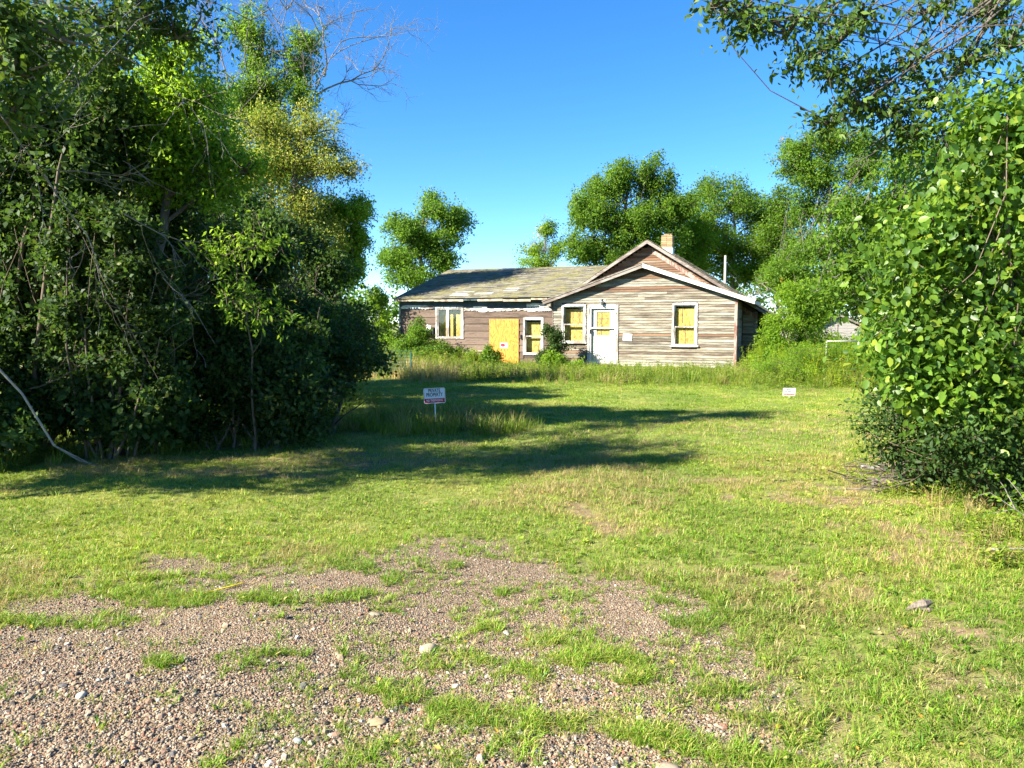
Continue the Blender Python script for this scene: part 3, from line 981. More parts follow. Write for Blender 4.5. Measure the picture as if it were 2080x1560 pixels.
# --- windows
def window(op, y, rail=None, divide=None, mat=None, boards='osb', deep=.11, inset=.0, muntins=None, sill=True):
    x0, x1, z0, z1 = op
    mat = mat or M['white_trim_v']
    cw_ = .075
    fr = MB().box(x0, x0 + cw_, y - .034, y + .05, z0, z1).box(x1 - cw_, x1, y - .034, y + .05, z0, z1)
    fr.box(x0 + cw_, x1 - cw_, y - .038, y + .05, z1 - cw_ - .01, z1 + .012)
    w = fr.build('window', mat, HOUSE)
    ix0, ix1, iz0, iz1 = x0 + cw_, x1 - cw_, z0 + .05, z1 - cw_ - .01
    if sill:
        MB().box(x0 - .05, x1 + .05, y - .075, y + .05, z0 - .012, z0 + .05).build('sill', M['white_trim'], w)
    else:
        MB().box(ix0, ix1, y - .034, y + .05, z0, z0 + .05).build('sill', mat, w)
    def sash(a, b, c, d, yy):
        t = .045
        s = MB().box(a, a + t, yy, yy + .035, c, d).box(b - t, b, yy, yy + .035, c, d).box(a + t, b - t, yy, yy + .035, c, c + t).box(a + t, b - t, yy, yy + .035, d - t, d)
        s.build('sash', mat, w)
        MB().box(a + t - .004, b - t + .004, yy + .014, yy + .018, c + t - .004, d - t + .004).build('pane', M['glass'], w)
    if divide:
        for a, b in zip([ix0] + divide, divide + [ix1]):
            sash(a + .012, b - .012, iz0, iz1, y - .012)
        for d_ in divide:
            MB().box(d_ - .012, d_ + .012, y - .018, y + .04, iz0, iz1).build('mullion', mat, w)
    else:
        sash(ix0, ix1, rail, iz1, y + .030)
        sash(ix0, ix1, iz0, rail + .045, y - .008)
    bx0, bx1 = ix0 - .08, ix1 + .08
    MB().box(ix0 - .35, ix1 + .35, y + deep + .05, y + deep + .06, iz0 - .2, iz1 + .2).build('room_dark_panel', M['dark'], w)  # near-black panel added as the shade showing beside and above the boards
    for a, b in (zip([ix0] + divide, divide + [ix1]) if divide else [(ix0, ix1)]):
        g_ = .13 * (b - a) if divide else .04 * (b - a)
        MB().box(a + g_ - (deep * .30), b + .02 - deep * .30 + (.06 if not divide else -.02), y + deep, y + deep + .012, iz0 - .05, iz1 - .10).build('window_board', M['osb'], w)
    rev = MB().box(ix0 - .03, ix0 - .004, y + .052, y + deep - .002, iz0 - .03, iz1 + .02).box(ix1 + .004, ix1 + .03, y + .052, y + deep - .002, iz0 - .03, iz1 + .02)
    rev.box(ix0 - .004, ix1 + .004, y + .052, y + deep - .002, iz1 - .0, iz1 + .03).box(ix0 - .004, ix1 + .004, y + .052, y + deep - .002, iz0 - .03, iz0)
    rev.build('reveal', M['soffit'] if divide else M['rake_grey'], w)  # divided window gets a darker colour here, painting the shade inside its reveal
    if muntins:
        mb = MB()
        for (fx_, fz0, fz1) in muntins:
            xx = ix0 + fx_ * (ix1 - ix0)
            mb.box(xx - .007, xx + .007, y + deep - .012, y + deep - .002, iz0 + fz0 * (iz1 - iz0), iz0 + fz1 * (iz1 - iz0))
        mb.build('muntin', M['rake_grey'], w)
    return w
def zz_at(py, op, yl):
    return hl((0), py, yl)[1]
def rail_z(px, py, yl): return hl(px, py, yl)[1]
window(OP_W1, .0, rail_z(1165, 659, 0) - .02, muntins=[(.38, .55, .97), (.72, .55, .97)], deep=.22)
window(OP_W2, .0, rail_z(1391, 664, 0) - .02, mat=M['white_trim_v'], muntins=[(.5, .05, .5), (.36, .55, .97)], deep=.13)
window(OP_W3, YW, rail_z(1084, 683, YW) - .02, deep=.20, sill=False)
window(OP_WD, YW, divide=[hl(909.5, 655, YW)[0]], deep=.24, sill=False)
# near-black sheet painting the darkness of the unlit rooms behind the openings
MB().box(W_L + .05, -.2, .62, .64, -.1, 2.5).build('room_dark_sheet', M['dark'], HOUSE)

# --- front door
x0, x1, z0, z1 = OP_DOOR
df = MB().box(x0, x0 + .085, -.036, .05, z0, z1).box(x1 - .085, x1, -.036, .05, z0, z1).box(x0 + .085, x1 - .085, -.04, .05, z1 - .085, z1 + .01)
dfo = df.build('door_frame', M['white_trim_v'], HOUSE)
MB().box(x0 - .06, x1 + .06, -.12, .06, z0 - .05, z0 + .005).build('threshold', M['peeled_white'], dfo)
dx0, dx1, dz0, dz1 = x0 + .088, x1 - .088, z0 + .008, z1 - .09
dw = dx1 - dx0
# inner door (white, upper light boarded with strand board) behind the storm door
gx0, gx1, gz0, gz1 = hl(1212.5, 660, .1)[0], hl(1239, 660, .1)[0], hl(1225, 681, .1)[1], hl(1225, 634, .1)[1]
dr = MB()
dr.box(dx0, gx0, .075, .115, dz0, dz1).box(gx1, dx1, .075, .115, dz0, dz1).box(gx0, gx1, .075, .115, dz0, gz0).box(gx0, gx1, .075, .115, gz1, dz1)
door = dr.build('front_door', M['door_white'], HOUSE)
MB().box(gx0 - .005, gx1 + .005, .100, .112, gz0 - .005, gz1 + .005).build('window_board', M['osb'], door)
mb = MB()
for k in (1, 2):
    zk = gz0 + (gz1 - gz0) * (.36 if k == 1 else .72)
    mb.box(gx0, gx1, .086, .098, zk - .008, zk + .008)
xm = gx0 + (gx1 - gx0) * .36
mb.box(xm - .007, xm + .007, .084, .096, gz0, gz1)
mb.build('muntin', M['rake_grey'], door)
pn = MB()
for a, b in ((dx0 + .1, dx0 + dw / 2 - .04), (dx0 + dw / 2 + .04, dx1 - .1)):
    for c, d in ((dz0 + .12, dz0 + .60), (dz0 + .68, gz0 - .08)):
        t = .018
        pn.box(a, a + t, .066, .075, c, d).box(b - t, b, .066, .075, c, d).box(a + t, b - t, .066, .075, c, c + t).box(a + t, b - t, .066, .075, d - t, d)
pn.build('panel_moulding', M['door_white'], door)
# storm door: narrow white metal frame with a cross rail, glass above and below
st = MB()
t = .055
zr = hl(1225, 666, 0)[1]
st.box(dx0, dx0 + t, -.012, .02, dz0, dz1).box(dx1 - t, dx1, -.012, .02, dz0, dz1).box(dx0 + t, dx1 - t, -.012, .02, dz1 - t, dz1)
st.box(dx0 + t, dx1 - t, -.012, .02, dz0, dz0 + .10).box(dx0 + t, dx1 - t, -.014, .02, zr - .022, zr + .022)
storm = st.build('storm_door', M['door_white'], HOUSE)
MB().box(dx0 + t - .003, dx1 - t + .003, .002, .006, dz0 + .095, zr - .018).build('pane', M['glass'], storm)
MB().box(dx0 + t - .003, dx1 - t + .003, .002, .006, zr + .018, dz1 - t + .003).build('pane', M['glass'], storm)
MB().box(dx0 + .015, dx0 + .045, -.045, -.012, zr - .22, zr - .06).build('handle', M['black_metal'], storm)
for zz in (dz0 + .25, (dz0 + dz1) / 2, dz1 - .25):
    MB().box(dx1 - .012, dx1 + .012, -.04, -.012, zz - .04, zz + .04).build('hinge', M['black_metal'], storm)

# --- plywood sheet nailed over the wing's doorway, red notice on it
x0, x1, z0, z1 = OP_PLY
MB().box(x0, x1, YW - .045, YW - .026, z0 - .05, z1).build('plywood_sheet', M['plywood'], HOUSE)
nails = MB()
for fx_ in (.04, .5, .96):
    for fz_ in (.05, .3, .55, .8, .97):
        nails.lathe([(.009, -.004), (.009, 0)], (x0 + fx_ * (x1 - x0), YW - .046, z0 + fz_ * (z1 - z0)), 6, 'y')
nails.build('nail_heads', M['black_metal'], HOUSE)
def h2w(x, y, z):
    return (HX + x * cT + y * sT, HY - x * sT + y * cT, z)
def text(body, size, mat, parent, loc, name='lettering', sx=1.0, off=.0, rot=(math.pi / 2, 0, 0), ext=.0004):
    cu = bpy.data.curves.new(name, 'FONT')
    cu.body = body
    cu.size = size
    cu.align_x = 'CENTER'
    cu.align_y = 'CENTER'
    cu.offset = off
    cu.extrude = ext
    cu.materials.append(mat)
    tmp = link(name, cu)
    bpy.context.view_layer.update()
    me = bpy.data.meshes.new_from_object(tmp.evaluated_get(bpy.context.evaluated_depsgraph_get()))
    bpy.data.objects.remove(tmp)
    o = link(name, me, parent)
    o.location = loc
    o.rotation_euler = rot
    o.scale = (sx, 1, 1)
    return o
n4 = opening(1016, 696.5, 1031.5, 706.8, YW - .05)
cxn, czn = (n4[0] + n4[1]) / 2, (n4[2] + n4[3]) / 2
wn_, hn_ = n4[1] - n4[0], n4[3] - n4[2]
nt_ = thing('warning_notice', 'small red and white printed notice stuck on the orange plywood sheet', 'notice', h2w(cxn, YW - .048, czn), -TH)
MB().box(-wn_ / 2, wn_ / 2, -.003, 0, -hn_ / 2, hn_ / 2).build('backing_card', M['sign_white'], nt_)
MB().box(-wn_ * .42, wn_ * .40, -.005, -.0035, -hn_ * .20, hn_ * .42).box(-wn_ * .40, wn_ * .1, -.0062, -.0052, -hn_ * .30, -hn_ * .22).build('red_print', M['sign_red'], nt_)
MB().box(wn_ * .12, wn_ * .41, -.0066, -.0054, hn_ * .0, hn_ * .22).build('blank_patch', M['sign_white'], nt_)

# pale notice on the clapboards right of the door
n4 = opening(1265.5, 678, 1283.5, 692, -.03)
cxn, czn = (n4[0] + n4[1]) / 2, (n4[2] + n4[3]) / 2
wn_, hn_ = n4[1] - n4[0], n4[3] - n4[2]
pn_ = thing('paper_notice', 'faded white sign tacked to the clapboards right of the front door', 'notice', h2w(cxn, -.028, czn), -TH)
pn_.rotation_euler = (0, R(4), -TH)
MB().box(-wn_ / 2, wn_ / 2, -.003, 0, -hn_ / 2, hn_ / 2).build('card', M['sign_white'], pn_)
MB().box(-wn_ * .46, wn_ * .46, -.0045, -.0034, -hn_ * .46, -hn_ * .2).build('pink_band', M['print_pink'], pn_)
text('PRIVATE', hn_ * .30, M['print_faded'], pn_, (0, -.0042, hn_ * .28), sx=.9)
text('PROPERTY', hn_ * .30, M['print_faded'], pn_, (0, -.0042, 0), sx=.9)

# porch lamp above the door
lx, lz = hl(1222.5, 613, -.05)
pl_ = MB().lathe([(.055, 0), (.055, -.02), (.02, -.03)], (lx, -.004, lz + .06), 10, 'y').tube([(lx, -.02, lz + .06), (lx, -.11, lz + .07), (lx, -.13, lz + .03)], .013, 6)
plo = pl_.build('porch_lamp', M['black_metal'], HOUSE)
MB().lathe([(.035, .07), (.085, .0), (.06, -.015), (.045, -.09), (.02, -.11)], (lx, -.13, lz - .02), 10).build('lamp_shade', M['grey_metal'], plo)
MB().box(lx - .11, lx + .14, -.022, -.006, lz + .02, lz + .09).build('lamp_block', M['peeled_white'], plo)

# electric meter and pipe left of the double window
mx, mz = hl(874, 672, YW - .1)
mb = MB().box(mx - .13, mx + .06, YW - .12, YW - .01, mz - .22, mz + .02).box(mx + .07, mx + .15, YW - .10, YW - .01, mz - .30, mz + .15)
meter = mb.build('meter_box', M['black_metal'], HOUSE, bevel=.006)
MB().lathe([(.085, 0), (.085, -.06), (.07, -.11), (.02, -.12)], (mx - .04, YW - .12, mz - .12), 12, 'y').build('dial', M['grey_metal'], meter)
o = MB().box(-.09, .09, -.01, .01, -.12, .12).build('cover_plate', M['sign_white'], meter, loc=(mx - .06, YW - .14, mz + .13))
o.rotation_euler = (.1, .25, 0)
bxx, bzz = hl(944.5, 721, YW - .06)
MB().box(bxx - .11, bxx + .11, YW - .10, YW - .006, bzz - .11, bzz + .11).box(bxx - .12, bxx + .12, YW - .115, YW - .10, bzz - .12, bzz + .12).build('vent_box', M['sign_white'], HOUSE, bevel=.006)
lb = hl(1058.5, 681, YW - .02)
MB().box(lb[0] - .03, lb[0] + .03, YW - .06, YW - .006, lb[1] - .09, lb[1] + .02).box(lb[0] - .02, lb[0] + .035, YW - .05, YW - .006, lb[1] - .16, lb[1] - .1).build('door_bell', M['black_metal'], HOUSE)
# concrete step before the plywood
sx_, sz_ = hl(985, 748, YW - .3)
stp = MB().box(-.55, .55, -.3, .3, -.2, .14).box(-.4, .4, -.55, -.302, -.2, .04)
tag(stp.build('concrete_step', M['concrete'], None, bevel=.02, loc=h2w(sx_ + .1, YW - .45, 0)), 'pale concrete doorstep half hidden in weeds beside the orange plywood', 'step').rotation_euler = (0, 0, -TH)
#SPLIT
# ------------------------------------------------------------------ signs on the lawn
def private_sign(px, py_top, py_bot, py_ground, px_stake, w_px, tilt, label, stake=True, faded=False, lean=0.0):
    gx, gy = gnd(px_stake, py_ground)
    z1, z0 = at(px, py_top, gy)[2], at(px, py_bot, gy)[2]
    h, w = z1 - z0, w_px * gy / F_PX
    x = at(px, py_top, gy)[0]
    s = thing('lawn_sign', label, 'sign', (gx, gy, float(gz(gx, gy))))
    b = thing('sign_board', None, None)
    bpy.data.objects.remove(b)
    # rounded plate
    r, pts = min(w, h) * .09, []
    for cx_, cz_, a0 in ((w / 2 - r, h / 2 - r, 0), (-w / 2 + r, h / 2 - r, 90), (-w / 2 + r, -h / 2 + r, 180), (w / 2 - r, -h / 2 + r, 270)):
        for k in range(5):
            a = R(a0 + k * 22.5)
            pts.append((cx_ + r * math.cos(a), cz_ + r * math.sin(a)))
    plate = MB().prism(pts[::-1], -.003, .0).build('sign_board', M['sign_white'], s)
    plate.location = (x - gx, -.01, (z0 + z1) / 2 - s.location.z)
    plate.rotation_euler = (lean, -tilt, 0)
    e = .005
    brd = MB()
    wi, hi_, t = w / 2 - .010, h / 2 - .010, .0025
    ink = M['print_faded'] if faded else M['sign_black']
    brd.box(-wi, wi, -.0045, -.0035, hi_ - t, hi_).box(-wi, wi, -.0045, -.0035, -hi_, -hi_ + t).box(-wi, -wi + t, -.0045, -.0035, -hi_ + t, hi_ - t).box(wi - t, wi, -.0045, -.0035, -hi_ + t, hi_ - t)
    brd.build('printed_border', M['sign_red'] if not faded else M['print_pink'], plate)
    zb = -h / 2 + .012 + h * .27
    MB().box(-w / 2 + .013, w / 2 - .013, -.005, -.0036, -h / 2 + .013, zb).build('red_band', M['print_pink'] if faded else M['sign_red'], plate)
    ts = h * .33
    text('PRIVATE', ts, ink, plate, (0, -.0055, h * .325), sx=w / (ts * 6.6), off=.0012 if not faded else .0)
    text('PROPERTY', ts, ink, plate, (0, -.0055, h * .055), sx=w / (ts * 6.25), off=.0012 if not faded else .0)
    text('NO TRESPASSING', h * .20, M['sign_white'] if not faded else M['sign_red'], plate, (0, -.0062, (zb - h / 2 + .013) / 2), sx=w / (h * .20 * 10.2), off=.0006 if not faded else 0)
    if stake:
        st_ = MB().box(-.008, .008, -.006, .008, -.15, z1 - .05 * h - s.location.z)
        so = st_.build('stake', M['stake'], s)
        so.location = (0, .002, 0)
        so.rotation_euler = (0, -tilt * .35, 0)
    else:
        MB().box(-.006, .006, .004, .012, -.12, z1 - .02 - s.location.z).build('stake', M['stake'], s)
    return s
private_sign(882.5, 788, 819, 873, 885, 44, R(3), 'red banded private property sign on a thin white stake in the shaded lawn')
private_sign(1603, 788, 804, 807, 1603, 25.5, R(-1), 'small faded private property sign standing low in sunlit grass before the right weeds', stake=False, faded=True, lean=.12)

# ------------------------------------------------------------------ shed, pole, pipe frame far right
shx, shY = at(1705, 640, 40)[0], 40.0
shed = thing('garden_shed', 'small grey plank shed with low gable peeping out of the shrubs', 'shed', (shx, shY, 0), R(-6))
s_ap, s_w, s_e = at(1705, 639, 40)[2], 1.05, at(1705, 660, 40)[2]
sl_ = (s_ap - s_e) / 1.15
swl = MB().prism([(-s_w, -.1), (s_w, -.1), (s_w, s_ap - s_w * sl_ - .05), (0, s_ap - .05), (-s_w, s_ap - s_w * sl_ - .05)], .02, 2.6).build('wall', M['backing'], shed)
M['shed_board'] = painted_wood('shed_board', (.30, .28, .26), (.19, .165, .145), worn=.44)
SB = with_mat(MB().box(0, 1, -.02, 0, 0, .128).data('plank'), M['shed_board'])
z = 0
while z < s_ap - .15:
    hw = min(s_w, (s_ap - .05 - z - .13) / sl_)
    lay(SB, swl, -hw, -.08 if hw > .2 else 0, .018, z)
    lay(SB, swl, -.04 if hw > .2 else 0, hw, .018, z)
    z += .135
MB().box(-.08, -.045, -.015, .02, 0, s_ap - .2).build('batten', M['rake_grey'], swl)
for s in (-1, 1):
    slab(shed, 'roof', [(0, -.15, s_ap), (s * 1.2, -.15, s_ap - 1.2 * sl_), (s * 1.2, 2.75, s_ap - 1.2 * sl_), (0, 2.75, s_ap)][::(1 if s < 0 else -1)], (s * sl_, 0, 1), M['soffit'], .04)
    MB().prism([(0, s_ap + .005), (s * 1.22, s_ap - 1.22 * sl_ + .005), (s * 1.22, s_ap - 1.22 * sl_ - .09), (0, s_ap - .09)], -.175, -.152).build('rake_board', M['rake_grey'], shed)

pX = at(1473, 550, 40)
pole = MB().tube([(0, 0, -.3), (.0, 0, at(1473, 519, 40)[2])], [.075, .06], 8, True)
po = thing('service_pole', 'bare grey wooden pole rising behind the right end of the house', 'pole', (pX[0], 40, 0))
pole.build('shaft', M['pole_wood'], po)
ztp = at(1473, 519, 40)[2]
def sag(a, b, d, n=14):
    a, b = np.array(a, float), np.array(b, float)
    t = np.linspace(0, 1, n)[:, None]
    p = a + (b - a) * t
    p[:, 2] -= d * 4 * (t * (1 - t))[:, 0]
    return p
MB().tube(sag((0, 0, ztp - .25), np.array(at(1400, 547, 33)) - np.array([pX[0], 40, 0]), .25), .008, 4).build('wire', M['grey_metal'], po)
MB().tube(sag((0, 0, ztp - .2), np.array(at(1560, 620, 52)) - np.array([pX[0], 40, 0]), .3), .008, 4).build('wire', M['grey_metal'], po)

fY = 24.5
pf = thing('pipe_frame', 'white pipe frame standing among bright weeds in front of the shed', 'frame', (*at(1712, 693, fY)[:2], 0))
xa, xb, zt_ = at(1679, 693, fY)[0] - pf.location.x, at(1744, 693, fY)[0] - pf.location.x, at(1712, 693, fY)[2]
MB().tube([(xa, 0, zt_), (xb, 0, zt_)], .018, 8, True).build('top_rail', M['pipe_white'], pf, smooth=True)
for xx in (xa, xb):
    MB().tube([(xx, .0, -.2), (xx, 0, zt_ - .02)], .021, 8, True).build('post', M['pipe_white'], pf, smooth=True)

# teal netting left of the house, low behind the shrubs
tl = at(772, 728, 23)
tn = MB()
for k in range(8):
    tn.tube([(-.9, 0, .15 + k * .09), (-.3, .03, .14 + k * .09), (.9, 0, .16 + k * .09)], .006, 4)
for k in range(13):
    tn.tube([(-.9 + k * .15, .004, 0), (-.9 + k * .15, .004, .8)], .005, 4)
tg = thing('garden_netting', 'teal plastic garden netting low behind the dark shrubs left of the house', 'netting', (tl[0], 23, 0))
tag(tn.build('mesh_strands', M['teal'], tg), kind='stuff')
pt = MB().tube([(-.92, 0, -.2), (-.92, 0, .78)], .02, 6, True)
pt.build('post', M['teal'], tg)
MB().tube([(.92, 0, -.2), (.92, 0, .78)], .02, 6, True).build('post', M['teal'], tg)

# ------------------------------------------------------------------ foliage machinery
def unit(v):
    return v / (np.linalg.norm(v, axis=-1, keepdims=True) + 1e-9)
def rdir(n, rng):
    return unit(rng.normal(size=(n, 3)))
def foliage(rng, lobes, n_clump, per, leaf, spread=.22, up=.5, sub=7, out=.5, droop=.3, core=.2, jitter=.35):
    """clumps of leaves gathered in small masses on the skin of each lobe; returns base, direction, normal, size, clump and sub-mass centres"""
    lob = np.array([l[:6] for l in lobes], float)
    sub = int(sub * 1.7)
    vol = np.prod(lob[:, 3:6], axis=1) ** .67
    subs = []
    for i, l in enumerate(lob):
        d = rdir(sub, rng)
        d[:, 2] = d[:, 2] * .8 + .15
        k = rng.uniform(.24, .52, sub)
        c = l[:3] + d * l[3:6] * rng.uniform(.35, 1.02, (sub, 1))
        for j in range(sub):
            subs.append((*c[j], *(l[3:6] * k[j]), i, vol[i] * k[j] ** 2))
    subs = np.array(subs)
    ch = rng.choice(len(subs), n_clump, p=subs[:, 7] / subs[:, 7].sum())
    d = rdir(n_clump, rng)
    rr = rng.uniform(0, 1, (n_clump, 1)) ** (1 / 2.4)
    rr = rr * np.where(rng.uniform(0, 1, (n_clump, 1)) < .2, rng.uniform(1, 1.45, (n_clump, 1)), 1)
    C = subs[ch, :3] + d * rr * subs[ch, 3:6]
    nc = int(n_clump * core)
    li = rng.choice(len(lob), nc, p=vol / vol.sum())
    C[:nc] = lob[li, :3] + rdir(nc, rng) * lob[li, 3:6] * rng.uniform(0, .85, (nc, 1))
    lc = lob[subs[ch, 6].astype(int), :3]
    lc[:nc] = lob[li, :3]
    ow = unit(C - lc)
    tw = unit(ow * .7 + rng.normal(size=C.shape) * .6 + np.array([0, 0, .15]))
    n = n_clump * per
    Cr, tr, orr = np.repeat(C, per, 0), np.repeat(tw, per, 0), np.repeat(ow, per, 0)
    P = Cr + tr * rng.uniform(-1, 1, (n, 1)) * spread + rng.normal(size=(n, 3)) * spread * jitter
    D = unit(tr * .45 + rng.normal(size=(n, 3)) * .6 + np.array([0, 0, -droop]))
    N = unit(np.array([0, 0, up]) + orr * out + rng.normal(size=(n, 3)) * .55)
    N = unit(N - D * np.sum(N * D, 1, keepdims=True))
    S = leaf * rng.uniform(.6, 1.25, n)
    return P, D, N, S, C, subs, ch
KITE = (np.array([(0, 0, 0), (.42, .5, .09), (1, 0, -.06), (.42, -.5, .09)]), np.array([(0, 1, 2, 3)]))
OVATE = (np.array([(0, 0, 0), (.22, .40, .05), (.62, .40, .05), (1, 0, -.10), (.62, -.40, .05), (.22, -.40, .05), (.5, 0, -.02)]),
         np.array([(0, 6, 2, 1), (6, 3, 2, 2), (0, 5, 4, 6), (6, 4, 3, 3)]))
OVATE_F = np.array([(0, 6, 2, 1), (0, 5, 4, 6)])
OVATE_T = np.array([(6, 3, 2), (6, 4, 3)])
def leaf_arrays(P, D, N, S, aspect, shape):
    T = np.cross(N, D)
    V0 = shape[0] * np.array([1, aspect, aspect])
    V = (P[:, None] + S[:, None, None] * (V0[None, :, 0:1] * D[:, None] + V0[None, :, 1:2] * T[:, None] + V0[None, :, 2:3] * N[:, None])).reshape(-1, 3)
    return V
def leaf_mesh(name, P, D, N, S, aspect, mat, ovate=False):
    if not ovate:
        V = leaf_arrays(P, D, N, S, aspect, KITE)
        F = np.arange(len(P) * 4).reshape(-1, 4)
        return fast_mesh(name, V, F, mat)
    V = leaf_arrays(P, D, N, S, aspect, OVATE)
    k = len(OVATE[0])
    tri = np.array([(0, 6, 1), (1, 6, 2), (6, 3, 2), (0, 5, 6), (5, 4, 6), (6, 4, 3)])
    F = (np.arange(len(P))[:, None, None] * k + tri[None]).reshape(-1, 3)
    return fast_mesh(name, V, F, mat, smooth=True)
def unit_leaf(aspect, mat):
    me = bpy.data.meshes.new('leaf')
    V = OVATE[0] * np.array([1, aspect, aspect])
    me.from_pydata(V.tolist(), [], [(0, 6, 1), (1, 6, 2), (6, 3, 2), (0, 5, 6), (5, 4, 6), (6, 4, 3)])
    me.polygons.foreach_set('use_smooth', [True] * 6)
    me.materials.append(mat)
    return me
def bend(a, b, rng, k=.12, n=5, lift=.0):
    a, b = np.array(a, float), np.array(b, float)
    t = np.linspace(0, 1, n)[:, None]
    L = np.linalg.norm(b - a)
    off = rng.normal(size=3) * k * L
    off[2] += lift * L
    p = a + (b - a) * t + off * (t * (1 - t) * 2) + rng.normal(size=(n, 3)) * L * .012
    p[0], p[-1] = a, b
    return p
CAMV = np.array([0, 0, CAM_H])
DENS = 1.7
def plant(name, label, cat, base, lobes, n_clump, per, leaf, mat, bark, trunk_r=.12, trunk_top=None, aspect=.55, spread=.22, sub=7, twigs=.25, group=None, seed=0,
          up=.5, out=.5, droop=.3, ovate=False, near=0, core=.2, stems=0, trunk_bend=.05, extra=None, lobe_rel=True, crown='crown', jitter=.35, limb_from=None):
    """tree or shrub: trunk with limbs to every mass of leaves, crown of separate leaves"""
    rng = np.random.default_rng(seed + 1000)
    n_clump = int(n_clump * DENS)
    if .13 < leaf < .3:
        n_clump, leaf = int(n_clump * 1.75), leaf * .75
    twigs = twigs / DENS
    base = np.array([base[0], base[1], float(gz(base[0], base[1])) if len(base) < 3 else base[2]], float)
    lob = [np.array(l, float) for l in lobes]
    if not lobe_rel:
        lob = [np.concatenate([l[:3] - base, l[3:]]) for l in lob]
    P, D, N, S, C, subs, ch = foliage(rng, lob, n_clump, per, leaf, spread, up, sub, out, droop, core, jitter)
    keep = (P[:, 2] > .03)
    P, D, N, S = P[keep], D[keep], N[keep], S[keep]
    t = thing(name, label, cat, tuple(base), group=group)
    tb = MB()
    cen = np.mean([l[:3] for l in lob], axis=0)
    if stems:
        for l in lob:
            for k in range(max(1, stems // len(lob))):
                a = np.array([rng.normal(0, .12) + l[0] * .35, rng.normal(0, .12) + l[1] * .35, -.05])
                e = l[:3] + rng.normal(size=3) * l[3:6] * .45
                tb.tube(bend(a, e, rng, .10, 6), np.linspace(trunk_r, trunk_r * .3, 6), 5)
    else:
        hi = max(l[2] for l in lob)
        top = np.array(trunk_top if trunk_top is not None else (cen[0], cen[1], hi))
        tr = bend((0, 0, -.1), top, rng, trunk_bend, 8)
        tb.tube(tr, np.linspace(trunk_r, trunk_r * .28, 8) * np.array([1.35] + [1] * 7), 8)
        for l in lob:
            zt = limb_from or max(.25, min(.9, (l[2] - l[5] * .9) / (top[2] + 1e-6)))
            f = zt * 7
            i = int(min(6, f))
            a = tr[i] + (tr[i + 1] - tr[i]) * (f - i)
            ra = trunk_r * (1 - .7 * zt) * .55
            tb.tube(bend(a, l[:3], rng, .10, 6, .05), np.linspace(ra, ra * .35, 6), 6)
    for s_ in subs:
        l = lob[int(s_[6])]
        tb.tube(bend(l[:3] - np.array([0, 0, l[5] * .25]), s_[:3], rng, .12, 5), np.linspace(trunk_r * .22, trunk_r * .08, 5), 4)
    if twigs:
        pick = rng.choice(len(C), int(len(C) * twigs), replace=False)
        for i in pick:
            a = subs[ch[i], :3]
            tb.tube(bend(a, C[i], rng, .12, 4), np.linspace(max(.006, trunk_r * .07), .003, 4), 3)
    if extra:
        extra(tb, rng)
    tb.build('trunk' if not stems else 'stems', bark, t, smooth=True)
    if near:
        dist = np.linalg.norm(P + base - CAMV, axis=1)
        Wp = P + base
        px = 1040 + F_PX * Wp[:, 0] / (Wp[:, 1] * cp + (CAM_H - Wp[:, 2]) * sp)
        v = (Wp[:, 1] * -sp * -1 * 0 + (Wp[:, 2] - CAM_H) * cp + Wp[:, 1] * sp) / (Wp[:, 1] * cp - (Wp[:, 2] - CAM_H) * sp)
        py = 780 - F_PX * v
        size = S / dist * np.where((px > 0) & (px < 2080) & (py > 0) & (py < 1560), 1, 0)
        idx = np.argsort(-size)[:near]
        rest = np.setdiff1d(np.arange(len(P)), idx)
        cr = link(crown, leaf_mesh(crown, P[rest], D[rest], N[rest], S[rest], aspect, mat, ovate), t)
        tag(cr, kind='stuff')
        ul = unit_leaf(aspect, mat)
        T = np.cross(N, D)
        for i in idx:
            o = link('leaf', ul, t)
            m4 = np.eye(4)
            m4[:3, 0], m4[:3, 1], m4[:3, 2], m4[:3, 3] = D[i] * S[i], T[i] * S[i], N[i] * S[i], P[i]
            o.matrix_local = Matrix(m4.tolist())
    else:
        cr = link(crown, leaf_mesh(crown, P, D, N, S, aspect, mat, ovate), t)
        tag(cr, kind='stuff')
    return t
def copy_thing(src, name, label, loc, rz, sc, group=None):
    r = src.copy()
    r.name = name
    COL.objects.link(r)
    r.location, r.rotation_euler, r.scale = loc, (0, 0, rz), (sc if isinstance(sc, tuple) else (sc,) * 3)
    r['label'] = label
    if group: r['group'] = group
    for c in list(src.children):
        k = c.copy()
        COL.objects.link(k)
        k.parent = r
    return r
def bare_branch(tb, p, d, L, r, rng, depth=3, droop=.05, kids=4, wig=.16):
    """leafless branch that forks again and again"""
    p, d = np.array(p, float), unit(np.array(d, float))
    n = 6
    pts = [p]
    for i in range(n):
        d = unit(d + rng.normal(size=3) * wig + np.array([0, 0, -droop]))
        pts.append(pts[-1] + d * L / n)
    pts = np.array(pts)
    tb.tube(pts, np.linspace(r, max(.0022, r * .35), n + 1), 6 if r > .02 else 4 if r > .006 else 3)
    if depth > 0:
        for k in range(kids):
            i = int(rng.integers(1, n + 1))
            dd = unit(pts[i] - pts[i - 1])
            nd = unit(dd + rng.normal(size=3) * .62)
            bare_branch(tb, pts[i], nd, L * rng.uniform(.38, .68), max(.0022, r * .5), rng, depth - 1, droop, kids, wig)

